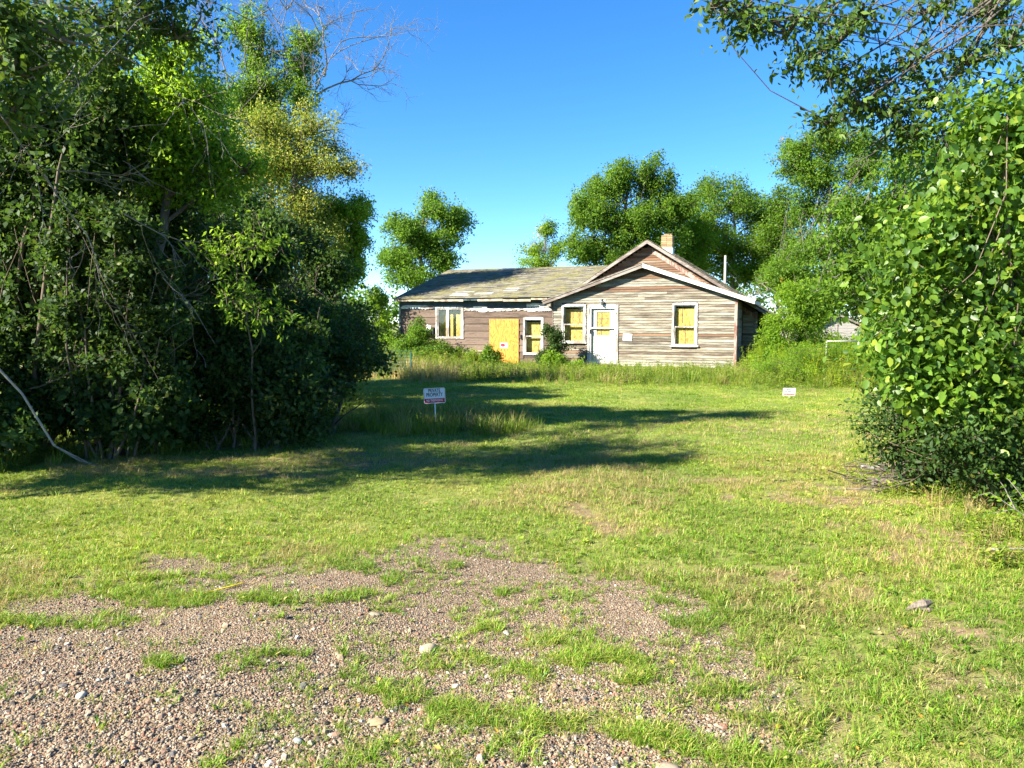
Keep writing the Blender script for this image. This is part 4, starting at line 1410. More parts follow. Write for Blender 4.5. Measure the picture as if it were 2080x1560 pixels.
# ------------------------------------------------------------------ trees behind the house (leaf size grows a little with distance)
G_BACK = 'trees behind the house'
def bx(px, Y): return at(px, 655, Y)[0]
def bz(py, Y): return at(1040, py, Y)[2]
def lobe(px, py, Y, rx_px, rz_px, ry=None):
    """a mass of leaves seen at picture point (px, py), standing at depth Y"""
    c = at(px, py, Y)
    rx, rz = rx_px * Y / F_PX, rz_px * Y / F_PX
    return (c[0], c[1], c[2], rx, ry or rx, rz)

plant('maple_tree', 'sunlit green tree with open gaps rising behind the left end of the roof', 'tree', (bx(868, 48), 48, 0),
      [lobe(880, 425, 48, 40, 34), lobe(820, 470, 48, 52, 40), lobe(925, 460, 48, 40, 46), lobe(865, 490, 48, 62, 40), lobe(800, 520, 48, 45, 30), lobe(905, 525, 48, 48, 34), lobe(830, 560, 48, 55, 32)],
      900, 15, .21, M['leaf_maple'], M['bark_grey'], .24, lobe_rel=False, seed=1, spread=.33, sub=8, group=G_BACK)
def yb(tb, rng):
    for k in range(7):
        bare_branch(tb, (rng.normal(0, .3), 0, rng.uniform(4, 7.2)), (rng.normal(0, .35), 0, 1), 1.9, .03, rng, 2, -.02)
plant('yellowing_tree', 'sparse pale yellow tree with bare twigs between roof and dense green tree', 'tree', (bx(1108, 54), 54, 0),
      [lobe(1112, 470, 54, 26, 26), lobe(1085, 508, 54, 30, 20), lobe(1132, 505, 54, 22, 28), lobe(1100, 535, 54, 42, 20)],
      230, 12, .19, M['leaf_gold'], M['bark_grey'], .12, lobe_rel=False, seed=2, spread=.34, group=G_BACK, extra=yb)
plant('dense_tree', 'tall dense dark green tree directly behind the brick chimney', 'tree', (bx(1270, 46), 46, 0),
      [lobe(1262, 368, 46, 34, 52), lobe(1325, 368, 46, 42, 52), lobe(1190, 425, 46, 36, 64), lobe(1215, 385, 46, 36, 30), lobe(1375, 420, 46, 40, 48), lobe(1230, 440, 46, 50, 60), lobe(1300, 450, 46, 66, 60), lobe(1365, 440, 46, 32, 52), lobe(1185, 510, 46, 42, 45), lobe(1255, 520, 46, 62, 50), lobe(1345, 525, 46, 55, 52)],
      1900, 15, .20, M['leaf_mid'], M['bark_dark'], .26, lobe_rel=False, seed=3, spread=.30, sub=9, group=G_BACK, up=.35)
plant('broad_tree', 'mid green tree right of the chimney with thin trunks showing', 'tree', (bx(1470, 52), 52, 0),
      [lobe(1440, 405, 52, 44, 38), lobe(1500, 415, 52, 52, 44), lobe(1445, 460, 52, 54, 48), lobe(1545, 440, 52, 46, 48), lobe(1480, 510, 52, 70, 42), lobe(1560, 505, 52, 52, 46), lobe(1420, 540, 52, 50, 40), lobe(1520, 560, 52, 60, 36)],
      1250, 14, .21, M['leaf_turning'], M['bark_grey'], .2, lobe_rel=False, seed=4, spread=.36, sub=8, jitter=.5, group=G_BACK)
plant('tall_tree', 'tallest background tree at right with an orange tinged branch', 'tree', (bx(1690, 44), 44, 0),
      [lobe(1630, 300, 44, 52, 40), lobe(1740, 290, 44, 62, 40), lobe(1690, 290, 44, 40, 34), lobe(1590, 560, 44, 50, 44), lobe(1680, 580, 44, 60, 40), lobe(1610, 345, 44, 40, 36), lobe(1680, 360, 44, 62, 48), lobe(1760, 350, 44, 50, 50), lobe(1650, 430, 44, 52, 46), lobe(1740, 440, 44, 60, 50), lobe(1640, 510, 44, 60, 50), lobe(1730, 520, 44, 62, 50)],
      1500, 14, .20, M['leaf_turning'], M['bark_grey'], .24, lobe_rel=False, seed=5, spread=.32, sub=8, group=G_BACK)
plant('slender_tree', 'slim green tree filling the gap between chimney tree and broad tree', 'tree', (bx(1400, 49), 49, 0),
      [lobe(1395, 420, 49, 30, 30), lobe(1400, 465, 49, 40, 34), lobe(1385, 510, 49, 40, 36), lobe(1420, 505, 49, 40, 36), lobe(1400, 555, 49, 50, 30)],
      480, 14, .2, M['leaf_bright'], M['bark_grey'], .12, lobe_rel=False, seed=21, spread=.32, group=G_BACK)
plant('airy_tree', 'loose light green tree between the broad tree and the tallest tree', 'tree', (bx(1590, 50), 50, 0),
      [lobe(1585, 410, 50, 36, 28), lobe(1600, 450, 50, 40, 36), lobe(1570, 490, 50, 40, 36), lobe(1620, 500, 50, 44, 40), lobe(1590, 550, 50, 50, 36)],
      480, 14, .2, M['leaf_mid'], M['bark_grey'], .14, lobe_rel=False, seed=22, spread=.34, jitter=.5, group=G_BACK)
def gb(tb, rng):
    for k in range(16):
        bare_branch(tb, (rng.normal(0, .8), rng.normal(0, .4), rng.uniform(.5, 3.2)), (rng.normal(0, .8), rng.normal(0, .3), .8), 2.4, .035, rng, 2, .0)
plant('dying_tree', 'grey half dead tree with tangled bare branches behind the house corner', 'tree', (bx(1590, 46), 46, 0),
      [lobe(1600, 530, 46, 35, 40), lobe(1560, 570, 46, 30, 35), lobe(1625, 585, 46, 35, 30)], 170, 12, .17, M['leaf_mid'], M['bark_pale'], .12, lobe_rel=False, seed=6, extra=gb, group=G_BACK)
plant('leafy_tree', 'bushy green tree behind the shed and right hand bushes', 'tree', (bx(1830, 47), 47, 0),
      [lobe(1830, 420, 47, 60, 60), lobe(1900, 450, 47, 60, 60), lobe(1800, 520, 47, 70, 60), lobe(1890, 550, 47, 75, 60), lobe(1990, 480, 47, 60, 70), lobe(1790, 610, 47, 60, 45)], 1100, 14, .2, M['leaf_mid'], M['bark_dark'], .24, lobe_rel=False, seed=7, spread=.32, group=G_BACK)
# far wood: closes the view between the trunks
plant('far_wood', 'x', 'x', (0, 75, 0), [(x_, 2 * math.sin(x_), z_, 5.0, 4, z_ * 1.05) for x_, z_ in ((-58, 5), (-51, 4.4), (-44, 5.2), (-37, 4.6), (-31, 5), (-25, 4.4), (-20, 4.0), (-15, 3.4), (-9, 2.6), (-4, 2.2), (2, 2.6), (8, 3.8), (14, 4.8), (20, 5.2), (26, 5.6), (32, 5.2), (38, 5.6), (44, 5.2), (51, 5.4), (58, 5))],
      1000, 12, .5, M['leaf_mid'], M['bark_dark'], .1, seed=8, spread=.5, stems=10, twigs=0, sub=8)
fw_ = bpy.data.objects['far_wood']
del fw_['category']
tag(fw_, 'low line of woods far behind the house', kind='stuff')

# ------------------------------------------------------------------ left side: tall trees, then thicket
def deadtop(tb, rng):
    for (a, d_, L) in (((.9, 0, 9.5), (.55, -.1, .75), 7.0), ((-.5, 0, 10.5), (.02, 0, 1), 6.0), ((.3, 0, 11.0), (.2, .1, 1), 6.2), ((2.2, 0, 12.0), (.7, 0, .5), 4.8), ((2.6, 0, 12.8), (.25, 0, .9), 4.4), ((-1.6, 0, 11.6), (-.3, 0, 1), 4.8)):
        bare_branch(tb, a, d_, L * .78, .05, rng, 3, -.02, 6, .17)
plant('dead_topped_tree', 'very tall tree whose bare dead top branches reach into blue sky at left', 'tree', (bx(555, 36), 36, 0),
      [lobe(610, 130, 36, 38, 70), lobe(520, 110, 36, 38, 90), lobe(505, 210, 36, 60, 60), lobe(610, 195, 36, 44, 44), lobe(560, 265, 36, 66, 55), lobe(490, 60, 36, 34, 50), lobe(530, 180, 36, 60, 50), lobe(625, 90, 36, 30, 40), lobe(450, 230, 36, 50, 60), lobe(470, 300, 36, 60, 60), lobe(560, 350, 36, 70, 60)],
      1100, 14, .17, M['leaf_mid'], M['bark_grey'], .22, lobe_rel=False, seed=11, spread=.28, extra=deadtop, group='tall trees at left')
plant('yellow_ash_tree', 'tree with yellowing leaves leaning over towards the house at left', 'tree', (bx(590, 32), 32, 0),
      [lobe(545, 265, 32, 62, 46), lobe(630, 262, 32, 54, 46), lobe(585, 330, 32, 80, 52), lobe(672, 345, 32, 50, 36), lobe(505, 370, 32, 74, 66), lobe(620, 405, 32, 76, 48), lobe(705, 348, 32, 32, 18), lobe(665, 300, 32, 34, 26), lobe(560, 450, 32, 80, 50), lobe(650, 470, 32, 60, 46)],
      900, 14, .15, M['leaf_yellow'], M['bark_dark'], .2, lobe_rel=False, seed=12, spread=.30, sub=9, jitter=.5, group='tall trees at left')
plant('round_tree', 'sunlit green tree right beside the dark thicket left of the house', 'tree', (bx(690, 34), 34, 0),
      [lobe(708, 430, 34, 45, 45), lobe(660, 450, 34, 45, 60), lobe(715, 490, 34, 40, 44), lobe(670, 540, 34, 60, 50), lobe(708, 560, 34, 34, 34)],
      1000, 14, .16, M['leaf_bright'], M['bark_dark'], .2, lobe_rel=False, seed=13, spread=.27, sub=8, group='tall trees at left')
plant('bright_ash_tree', 'bright green ash tree top catching the sun above the dark thicket', 'tree', (bx(350, 10.6) - .6, 10.7, 0),
      [lobe(px, py, 10.5, r, r * .85) for px, py, r in ((350, 120, 74), (300, 190, 80), (400, 200, 74), (350, 260, 84), (270, 310, 84), (430, 300, 66), (350, 350, 84), (440, 380, 66), (500, 340, 50))],
      1000, 14, .078, M['leaf_bright'], M['bark_dark'], .10, lobe_rel=False, seed=14, spread=.17, sub=8, aspect=.42, group='tall trees at left')
plant('left_edge_tree', 'dark leafy tree at the far left edge behind the overhanging boughs', 'tree', (bx(110, 17), 17, 0),
      [lobe(60, 120, 17, 90, 90), lobe(160, 190, 17, 80, 80), lobe(60, 300, 17, 100, 90), lobe(190, 350, 17, 90, 90), lobe(90, 460, 17, 110, 90), lobe(-60, 250, 17, 90, 120)],
      1500, 14, .12, M['leaf_mid'], M['bark_dark'], .17, lobe_rel=False, seed=15, spread=.2, sub=8, group='tall trees at left')

def deadtwigs(n, box, L, r):
    def f(tb, rng):
        for k in range(n):
            a = [rng.uniform(*b) for b in box]
            bare_branch(tb, a, (rng.normal(0, .7), rng.normal(-.3, .4), rng.normal(.1, .6)), L * rng.uniform(.6, 1.2), r, rng, 2, .02, 3)
    return f
G_TH = 'shrubs of the dark thicket at left'
# thicket: trees and shrubs, each its own plant; base point, lobes relative to the base
def plobes(Y, lst, r=78):
    return [lobe(px, py, Y, r, r * .85, r * .8 * Y / F_PX) for px, py in lst]
thicket = [
    ('thicket_tree', 'tall dark thicket tree nearest the left edge of the picture', (-6.6, 9.9), plobes(9.9, [(40, 480), (120, 560), (20, 610), (120, 430), (170, 640), (50, 730), (150, 760), (-60, 560), (30, 380), (130, 290), (210, 260), (60, 270), (170, 340)], 88), 1650, .09),
    ('thicket_tree', 'dark thicket tree standing behind the drooping bare twigs', (-5.4, 11.2), plobes(11.2, [(220, 420), (310, 480), (220, 540), (330, 580), (250, 650), (160, 490), (310, 720), (200, 740), (380, 670), (290, 330), (240, 260), (350, 300), (330, 400)], 84), 1650, .085),
    ('thicket_tree', 'dark leafy tree above the ash sapling with the yellow leaves', (-4.2, 12.4), plobes(12.4, [(400, 450), (470, 510), (380, 560), (470, 600), (540, 540), (420, 690), (520, 660), (560, 740), (450, 760)], 76), 1100, .08),
    ('thicket_tree', 'dark twiggy tree at the right end of the thicket', (-4.1, 15.0), plobes(15.0, [(560, 470), (620, 500), (665, 550), (595, 590), (660, 630), (560, 670), (640, 710), (680, 690)], 62), 1000, .08),
    ('thicket_tree', 'dark shrubby tree deep in the thicket behind its front row', (-7.0, 15.6), plobes(15.6, [(200, 340), (300, 370), (100, 330), (400, 390), (480, 430), (20, 420), (250, 460), (380, 500), (540, 560), (130, 560), (300, 640), (460, 680)], 90), 1400, .095),
]
for i, (nm, lab, b, lo, ncl, ls) in enumerate(thicket):
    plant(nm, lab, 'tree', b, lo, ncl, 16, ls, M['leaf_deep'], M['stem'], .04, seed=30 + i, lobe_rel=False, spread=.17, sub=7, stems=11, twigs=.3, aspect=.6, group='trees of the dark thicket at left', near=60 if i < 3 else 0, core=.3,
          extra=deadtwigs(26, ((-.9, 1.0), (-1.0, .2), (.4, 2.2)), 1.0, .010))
shrubs = [
    ('thicket_shrub', 'low dark shrub at the far left edge beside the leaning dead stick', (-6.3, 8.7), [(0, 0, .7, .9, .8, .6), (.5, -.2, .45, .6, .5, .4), (-.6, 0, 1.2, .8, .7, .6)], 420, .085),
    ('thicket_shrub', 'broad leaved shrub right of the leaning dead stick', (-4.75, 9.3), [(0, 0, .45, .6, .5, .4), (.5, .1, .5, .5, .5, .42), (-.4, .1, .6, .5, .5, .4)], 260, .10),
    ('thicket_shrub', 'rounded dark green shrub bulging onto the lawn in mid thicket', (-3.25, 10.2), [(0, 0, .8, .75, .7, .65), (.45, -.1, .55, .6, .6, .5), (-.5, .1, 1.0, .7, .6, .6), (.3, .2, 1.35, .6, .6, .5)], 620, .075),
    ('thicket_shrub', 'dark shrub on the lawn edge left of the private property sign', (-2.95, 11.6), [(0, 0, .7, .65, .7, .6), (.3, .2, 1.15, .7, .7, .6), (-.3, .1, 1.6, .7, .6, .5)], 560, .07),
    ('thicket_shrub', 'bluish dark shrub behind the private property sign', (-3.45, 14.0), [(0, 0, .8, .85, .8, .7), (.2, .2, 1.5, .8, .8, .6), (-.5, 0, 1.8, .8, .7, .6)], 620, .07),
    ('thicket_shrub', 'dark shrub closing the thicket nearest to the house', (-4.2, 17.2), [(0, 0, .8, .95, .9, .7), (.3, .2, 1.5, .9, .9, .6), (-.5, 0, 2.0, .9, .8, .6)], 620, .075),
]
shrubs.append(('thicket_shrub', 'tall dark shrub of the front row under the drooping pale twigs', (-4.9, 9.3), [(l_[0] + 4.9, l_[1] - 9.3, *l_[2:]) for l_ in plobes(9.2, [(190, 440), (270, 480), (140, 520), (230, 560), (310, 560), (170, 640), (260, 660), (330, 650), (230, 750), (290, 730), (330, 800), (160, 780), (240, 850)], 62)], 950, .075))
shrubs.append(('thicket_shrub', 'dark shrub of the front row below the ash sapling', (-3.7, 10.0), [(l_[0] + 3.7, l_[1] - 10.0, *l_[2:]) for l_ in plobes(10.2, [(400, 700), (460, 650), (520, 720), (380, 790), (450, 790), (540, 800), (340, 860), (420, 860), (500, 850)], 58)], 750, .07))
shrubs.append(('thicket_shrub', 'dark shrub of the front row left of the ash sapling, behind the leaning stick', (-6.4, 9.6), [(l_[0] + 6.4, l_[1] - 9.6, *l_[2:]) for l_ in plobes(9.6, [(40, 700), (110, 720), (60, 780), (20, 850), (120, 830), (180, 800)], 62)], 650, .08))
for i, (nm, lab, b, lo, ncl, ls) in enumerate(shrubs):
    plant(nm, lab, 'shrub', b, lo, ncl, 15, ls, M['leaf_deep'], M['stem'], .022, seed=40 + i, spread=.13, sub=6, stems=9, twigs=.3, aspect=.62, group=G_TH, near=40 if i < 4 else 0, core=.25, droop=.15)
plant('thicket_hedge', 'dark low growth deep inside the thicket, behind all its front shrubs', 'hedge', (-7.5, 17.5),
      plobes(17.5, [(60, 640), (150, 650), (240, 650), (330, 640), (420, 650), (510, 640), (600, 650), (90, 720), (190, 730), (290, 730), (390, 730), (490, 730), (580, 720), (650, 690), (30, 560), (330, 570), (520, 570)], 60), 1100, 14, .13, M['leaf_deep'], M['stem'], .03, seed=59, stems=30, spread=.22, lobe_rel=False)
# sapling with compound leaves in front of the thicket (a few leaves turned yellow)
plant('ash_sapling', 'ash sapling with light green leaves hanging before the dark thicket', 'sapling', (-3.35, 9.9), [(.0, -.6, 2.0, .45, .35, .45), (.35, -.5, 1.75, .4, .35, .35), (-.2, -.5, 2.5, .45, .4, .4), (.25, -.5, 2.65, .5, .4, .4)], 62, 13, .082, M['leaf_sapling'], M['stem'], .02, trunk_top=(0, -.4, 2.6),
      aspect=.36, spread=.15, sub=5, seed=50, near=250, droop=.5, up=.8, twigs=.8, jitter=.25)

# overhanging tree at upper left: leafy boughs above, bare drooping branches below
def droopers(tb, rng):
    base = np.array([*OB, 0])
    for (p0, p1, L, r) in (((-20, 200, 6.2), (90, 330, 6.4), 1.1, .007), ((90, 350, 6.5), (210, 560, 6.7), 1.15, .007), ((95, 340, 6.5), (190, 340, 6.8), .8, .006), ((150, 60, 9.0), (330, 200, 9.2), 1.6, .010), ((250, 430, 7.6), (400, 520, 7.8), 1.1, .007), ((0, 60, 8.6), (260, 40, 9.0), 1.8, .011), ((330, 560, 8.2), (450, 680, 8.3), .9, .006)):
        a_, b_ = at(*p0) - base, at(*p1) - base
        bare_branch(tb, a_, b_ - a_, L, r, rng, 2, .008, 4, .17)
OB = (-7.6, 5.6)
plant('overhanging_tree', 'large tree at upper left whose leafy boughs and bare drooping twigs overhang the lawn', 'tree', OB,
      [lobe(px, py, Y, 88, 70, .45) for px, py, Y in ((40, 30, 6.3), (120, 60, 6.4), (210, 35, 9.3), (300, 30, 9.5), (360, 60, 9.8), (300, -70, 9.3), (230, -110, 9.2), (370, -40, 9.6), (250, 110, 9.3), (30, 130, 6.3), (150, 150, 9.0), (-60, 60, 6.2), (-80, 220, 6.2), (20, 230, 6.5))] +  # lobes above the view added to lengthen the far shadow band
      [(-5.9, 6.3, 3.1, .9, .9, .6), (-6.6, 7.2, 3.5, .9, .9, .6), (-5.4, 7.0, 4.4, .9, .9, .6), (-6.4, 5.7, 4.6, 1.0, 1.0, .7), (-5.8, 6.2, 4.5, .9, .8, .5), (-6.8, 5.6, 5.0, 1.1, 1.1, .7), (-7.2, 6.6, 2.0, .8, .8, .7), (-6.6, 6.0, 2.6, .8, .8, .6), (-7.6, 7.4, 2.6, .9, .9, .7), (-6.2, 6.8, 3.3, .8, .8, .5), (-7.9, 6.2, 2.9, .8, .8, .6)],  # unseen boughs left of the view, added and placed to shade the lawn
      1400, 14, .085, M['leaf_ash'], M['bark_grey'], .09, trunk_top=(.3, .3, 4.6), aspect=.5, spread=.17, sub=6, seed=60, near=160, droop=.5, twigs=.5, extra=droopers, lobe_rel=False)
# dead stick leaning out of the thicket at the left edge
ds = MB()
a, b = at(-30, 720, 7.6), np.array([*gnd(200, 950), .02])
m1, m2 = at(45, 800, 7.75), at(110, 905, 7.9)
ds.tube([a, m1, m2, at(160, 935, 8.2), b], [.014, .013, .011, .009, .005], 6, True)
ds.tube([m2, at(150, 925, 8.0), at(180, 940, 8.15)], [.008, .006, .004], 4, True)
tag(ds.build('dead_stick', M['bark_pale']), 'long pale dead stick leaning from the thicket down to the grass', 'stick')

# ------------------------------------------------------------------ shrubs against the house and right of it
G_H = 'shrubs along the house'
def hshrub(name, label, px, Y, lob_px, ncl, leaf, mat, seed, group=G_H, **k):
    plant(name, label, 'shrub', (bx(px, Y), Y, 0), [lobe(a, b, Y, c, d) for a, b, c, d in lob_px], ncl, 13, leaf, mat, M['stem'], .02, lobe_rel=False, seed=seed, stems=6, spread=.14, sub=6, twigs=.25, group=group, **k)
hshrub('wall_shrub', 'tangled grey green shrub under the double window of the left wing', 860, 30.0, [(850, 700, 38, 28), (885, 708, 34, 22), (825, 710, 24, 26), (915, 716, 24, 18), (860, 725, 60, 20)], 640, .085, M['leaf_mid'], 70)
hshrub('wall_shrub', 'thin shrub climbing beside the meter box on the left wing', 855, 31.2, [(846, 668, 20, 20), (864, 680, 16, 14), (846, 690, 20, 16)], 220, .08, M['leaf_mid'], 71)
hshrub('wall_shrub', 'small green plant right of the white vent box', 963, 30.0, [(962, 730, 12, 14), (955, 740, 14, 10)], 90, .085, M['leaf_bright'], 72)
hshrub('wall_shrub', 'small leafy plant at the left edge of the plywood sheet', 996, 29.6, [(994, 718, 11, 16), (1006, 734, 14, 15), (988, 738, 12, 14)], 170, .09, M['leaf_turning'], 73)
hshrub('lilac_bush', 'dark leafy bush growing between the two right hand windows of the wing', 1115, 29.2, [(1122, 685, 18, 20), (1128, 705, 20, 16), (1112, 672, 12, 14), (1118, 728, 30, 16), (1100, 735, 20, 14), (1145, 738, 18, 12)], 430, .085, M['leaf_deep'], 74)
hshrub('weed_clump', 'leafy green weed below the porch window left of the door', 1135, 27.5, [(1125, 735, 20, 18), (1145, 745, 16, 12), (1172, 742, 10, 14)], 190, .08, M['leaf_bright'], 75)
hshrub('sunny_shrub', 'tall bright green shrub right of the house corner', 1615, 27, [(1600, 605, 36, 34), (1585, 650, 44, 38), (1645, 645, 46, 40), (1625, 595, 34, 30), (1568, 695, 38, 32), (1640, 700, 50, 38), (1605, 735, 66, 34), (1690, 715, 40, 34), (1665, 610, 34, 36), (1550, 735, 40, 26)], 1500, .085, M['leaf_bright'], 76, 'shrubs right of the house')
hshrub('shady_shrub', 'dark shrub in the shade against the side wall of the house', 1560, 30.5, [(1562, 660, 26, 28), (1550, 700, 30, 28), (1580, 700, 28, 30), (1545, 725, 30, 20)], 380, .085, M['leaf_mid'], 77, 'shrubs right of the house')
hshrub('goldenrod_clump', 'bright yellow green goldenrod clump before the white pipe frame', 1660, 21.5, [(1640, 725, 44, 28), (1690, 722, 40, 28), (1600, 735, 44, 24), (1730, 735, 36, 26), (1550, 745, 44, 20), (1650, 755, 76, 22), (1750, 755, 44, 24), (1800, 750, 40, 26)], 1300, .055, M['leaf_bright'], 78, 'shrubs right of the house', aspect=.3)
hshrub('viney_shrub', 'yellow tinged vines hanging beside the pipe frame and shed', 1790, 25, [(1770, 660, 26, 26), (1790, 700, 34, 30), (1760, 730, 30, 24), (1815, 740, 40, 30)], 420, .08, M['leaf_gold'], 79, 'shrubs right of the house')
hshrub('backyard_thicket', 'leafy green shrubs standing behind the plank shed', 1720, 43.5, [(1620, 560, 50, 44), (1690, 590, 50, 44), (1760, 570, 60, 50), (1830, 600, 50, 50), (1770, 640, 50, 40), (1650, 630, 50, 40)], 900, .17, M['leaf_mid'], 82, 'shrubs right of the house')
hshrub('shed_shrub', 'green shrubs filling the gap in front of the plank shed', 1700, 34, [(1672, 700, 40, 26), (1725, 705, 40, 24), (1700, 720, 50, 20), (1650, 670, 24, 34), (1765, 690, 30, 36)], 420, .11, M['leaf_mid'], 80, 'shrubs right of the house')
hshrub('backyard_shrub', 'sunlit shrub left of the wing wall behind the dark thicket', 765, 33, [(770, 650, 30, 30), (750, 690, 36, 30), (790, 690, 26, 30), (760, 610, 34, 30), (720, 650, 36, 40), (785, 610, 16, 24)], 520, .10, M['leaf_bright'], 81)

# ------------------------------------------------------------------ right side
plant('broad_leaved_bush', 'big sunlit bush with large round leaves at the right edge', 'bush', (5.35, 7.4),
      plobes(6.7, [(1990, 330), (2070, 250), (2090, 400), (2010, 240), (1955, 430), (1885, 480), (2030, 500), (1850, 570), (1940, 560), (2050, 610), (1880, 670), (1970, 680), (2070, 740), (1855, 735), (1930, 770), (2020, 820), (1905, 800), (1965, 835), (2050, 850), (2090, 800), (1830, 690), (2150, 550), (2160, 700), (2140, 330)], 72) +
      plobes(7.8, [(1960, 380), (2060, 450), (1900, 560), (2000, 620), (2080, 700), (1930, 700), (2160, 480)], 90),
      1200, 13, .078, M['leaf_broad'], M['stem'], .026, aspect=.72, spread=.21, sub=8, seed=90, jitter=.5, near=300, ovate=True, stems=26, twigs=.3, out=.7, up=.35, droop=.45, core=.3, lobe_rel=False,
      extra=deadtwigs(20, ((-1.0, 1.2), (-1.2, .2), (.2, 1.3)), .9, .008))
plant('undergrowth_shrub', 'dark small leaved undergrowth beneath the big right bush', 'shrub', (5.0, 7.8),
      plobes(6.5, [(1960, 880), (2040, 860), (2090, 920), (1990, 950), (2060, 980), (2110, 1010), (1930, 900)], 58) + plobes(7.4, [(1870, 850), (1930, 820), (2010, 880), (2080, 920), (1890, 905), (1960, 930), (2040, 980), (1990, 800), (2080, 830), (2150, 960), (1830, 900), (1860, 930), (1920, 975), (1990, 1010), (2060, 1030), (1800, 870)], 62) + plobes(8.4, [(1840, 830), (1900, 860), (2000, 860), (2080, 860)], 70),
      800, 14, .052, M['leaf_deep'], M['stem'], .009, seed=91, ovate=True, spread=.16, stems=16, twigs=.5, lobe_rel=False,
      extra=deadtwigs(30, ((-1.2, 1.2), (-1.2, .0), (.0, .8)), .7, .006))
plant('hedge_tree', 'leafy young tree behind the big bush at right, before the shed', 'tree', (6.9, 12.4),
      plobes(12.4, [(1840, 350), (1890, 310), (1760, 410), (1850, 430), (1700, 470), (1790, 490), (1860, 530), (1720, 545), (1810, 570), (1850, 640), (1930, 420), (1940, 560), (1800, 640), (1880, 720), (1700, 600)], 58),
      850, 14, .085, M['leaf_mid'], M['bark_grey'], .05, aspect=.5, spread=.18, sub=7, seed=92, near=150, twigs=.4, droop=.4, lobe_rel=False)
plant('side_shrub', 'green shrub between the big right bush and the weeds', 'shrub', (9.2, 17.0),
      plobes(17, [(1830, 700), (1890, 680), (1860, 740), (1930, 740), (1800, 750)], 50), 420, 13, .085, M['leaf_mid'], M['stem'], .02, seed=94, stems=8, spread=.15, lobe_rel=False)
plant('right_edge_tree', 'green tree deep behind the big bush at the right edge', 'tree', (13, 20),
      plobes(20, [(1930, 380), (2020, 330), (2090, 420), (1980, 480), (2060, 560), (1920, 560), (1960, 650), (2090, 680)], 75), 900, 14, .13, M['leaf_mid'], M['bark_dark'], .12, seed=95, spread=.22, lobe_rel=False)
# overhanging boughs at upper right
plant('right_ash_tree', 'overhanging tree at upper right with thin branches and dark leaflets against the sky', 'tree', (9.4, 9.2),
      [lobe(a_, b_, 7.6, r_, r_ * .62, .38) for a_, b_, r_ in ((1445, 8, 40), (1500, 20, 50), (1530, 55, 50), (1600, 60, 55), (1650, 20, 70), (1700, 80, 60), (1625, 120, 45), (1750, 30, 60), (1690, 150, 60), (1770, 160, 55), (1740, 215, 50), (1690, 245, 50), (1800, 225, 60), (1850, 130, 50), (1900, 200, 60), (1960, 120, 60), (2040, 90, 60), (2060, 180, 60), (1860, 270, 60), (1960, 260, 70), (2010, 20, 60), (1880, 20, 40))],
      330, 11, .080, M['leaf_ash'], M['bark_dark'], .10, trunk_top=(-3.3, -1.5, 7.0), limb_from=.93, aspect=.46, spread=.15, sub=5, seed=93, near=250, twigs=.9, droop=.55, core=.12, lobe_rel=False,
      extra=lambda tb, rng: [bare_branch(tb, at(a_, b_, 7.7) - np.array([9.4, 9.2, 0]), at(c_, d_, 7.6) - at(a_, b_, 7.7), L_b, .012, rng, 3, .01, 3, .12) for a_, b_, c_, d_, L_b in
             ((1960, -40, 1840, 130, 1.2), (1900, -30, 1760, 70, .9), (2040, -20, 1900, 200, 1.7), (2100, 120, 1880, 300, 1.6), (2000, 160, 1800, 260, 1.3))])
# twig with fresh leaves reaching in at the right edge
tw = thing('leafy_twig', 'thin pale twig with small bright leaves low at the right edge', 'twig', (3.9, 5.75, 0))
tb = MB()
org = np.array([3.9, 5.75, 0])
paths = [[(2110, 1068, 5.6), (2062, 1034, 5.65), (2010, 1000, 5.7), (1975, 1010, 5.7)], [(2062, 1034, 5.65), (2040, 990, 5.7), (2022, 965, 5.7), (2010, 955, 5.75)], [(2100, 1045, 5.6), (2070, 1000, 5.65), (2045, 970, 5.7)], [(2062, 1034, 5.65), (2030, 1040, 5.7), (2000, 1045, 5.7)], [(2110, 1068, 5.6), (2180, 1160, 5.7), (2200, 1270, 5.75)]]
ends = []
for p_ in paths:
    q = np.array([at(*k) for k in p_]) - org
    tb.tube(q, np.linspace(.005, .0022, len(q)), 5)
    for i in range(1, len(q)):
        for f in (.2, .5, .8, 1.0):
            ends.append(q[i - 1] + (q[i] - q[i - 1]) * f)
tb.build('stem', M['bark_grey'], tw, smooth=True)
rng = np.random.default_rng(5)
ul = unit_leaf(.6, M['leaf_bright'])
for e in ends[:-4]:
    for k in range(2):
        o = link('leaf', ul, tw)
        dd = unit(rng.normal(size=3) + np.array([-.4, -.2, .3]))
        nn = unit(np.array([0, -.4, .8]) + rng.normal(size=3) * .4)
        nn = unit(nn - dd * (nn @ dd))
        tt = np.cross(nn, dd)
        s_ = rng.uniform(.028, .048)
        m4 = np.eye(4)
        m4[:3, 0], m4[:3, 1], m4[:3, 2], m4[:3, 3] = dd * s_, tt * s_, nn * s_, e
        o.matrix_local = Matrix(m4.tolist())

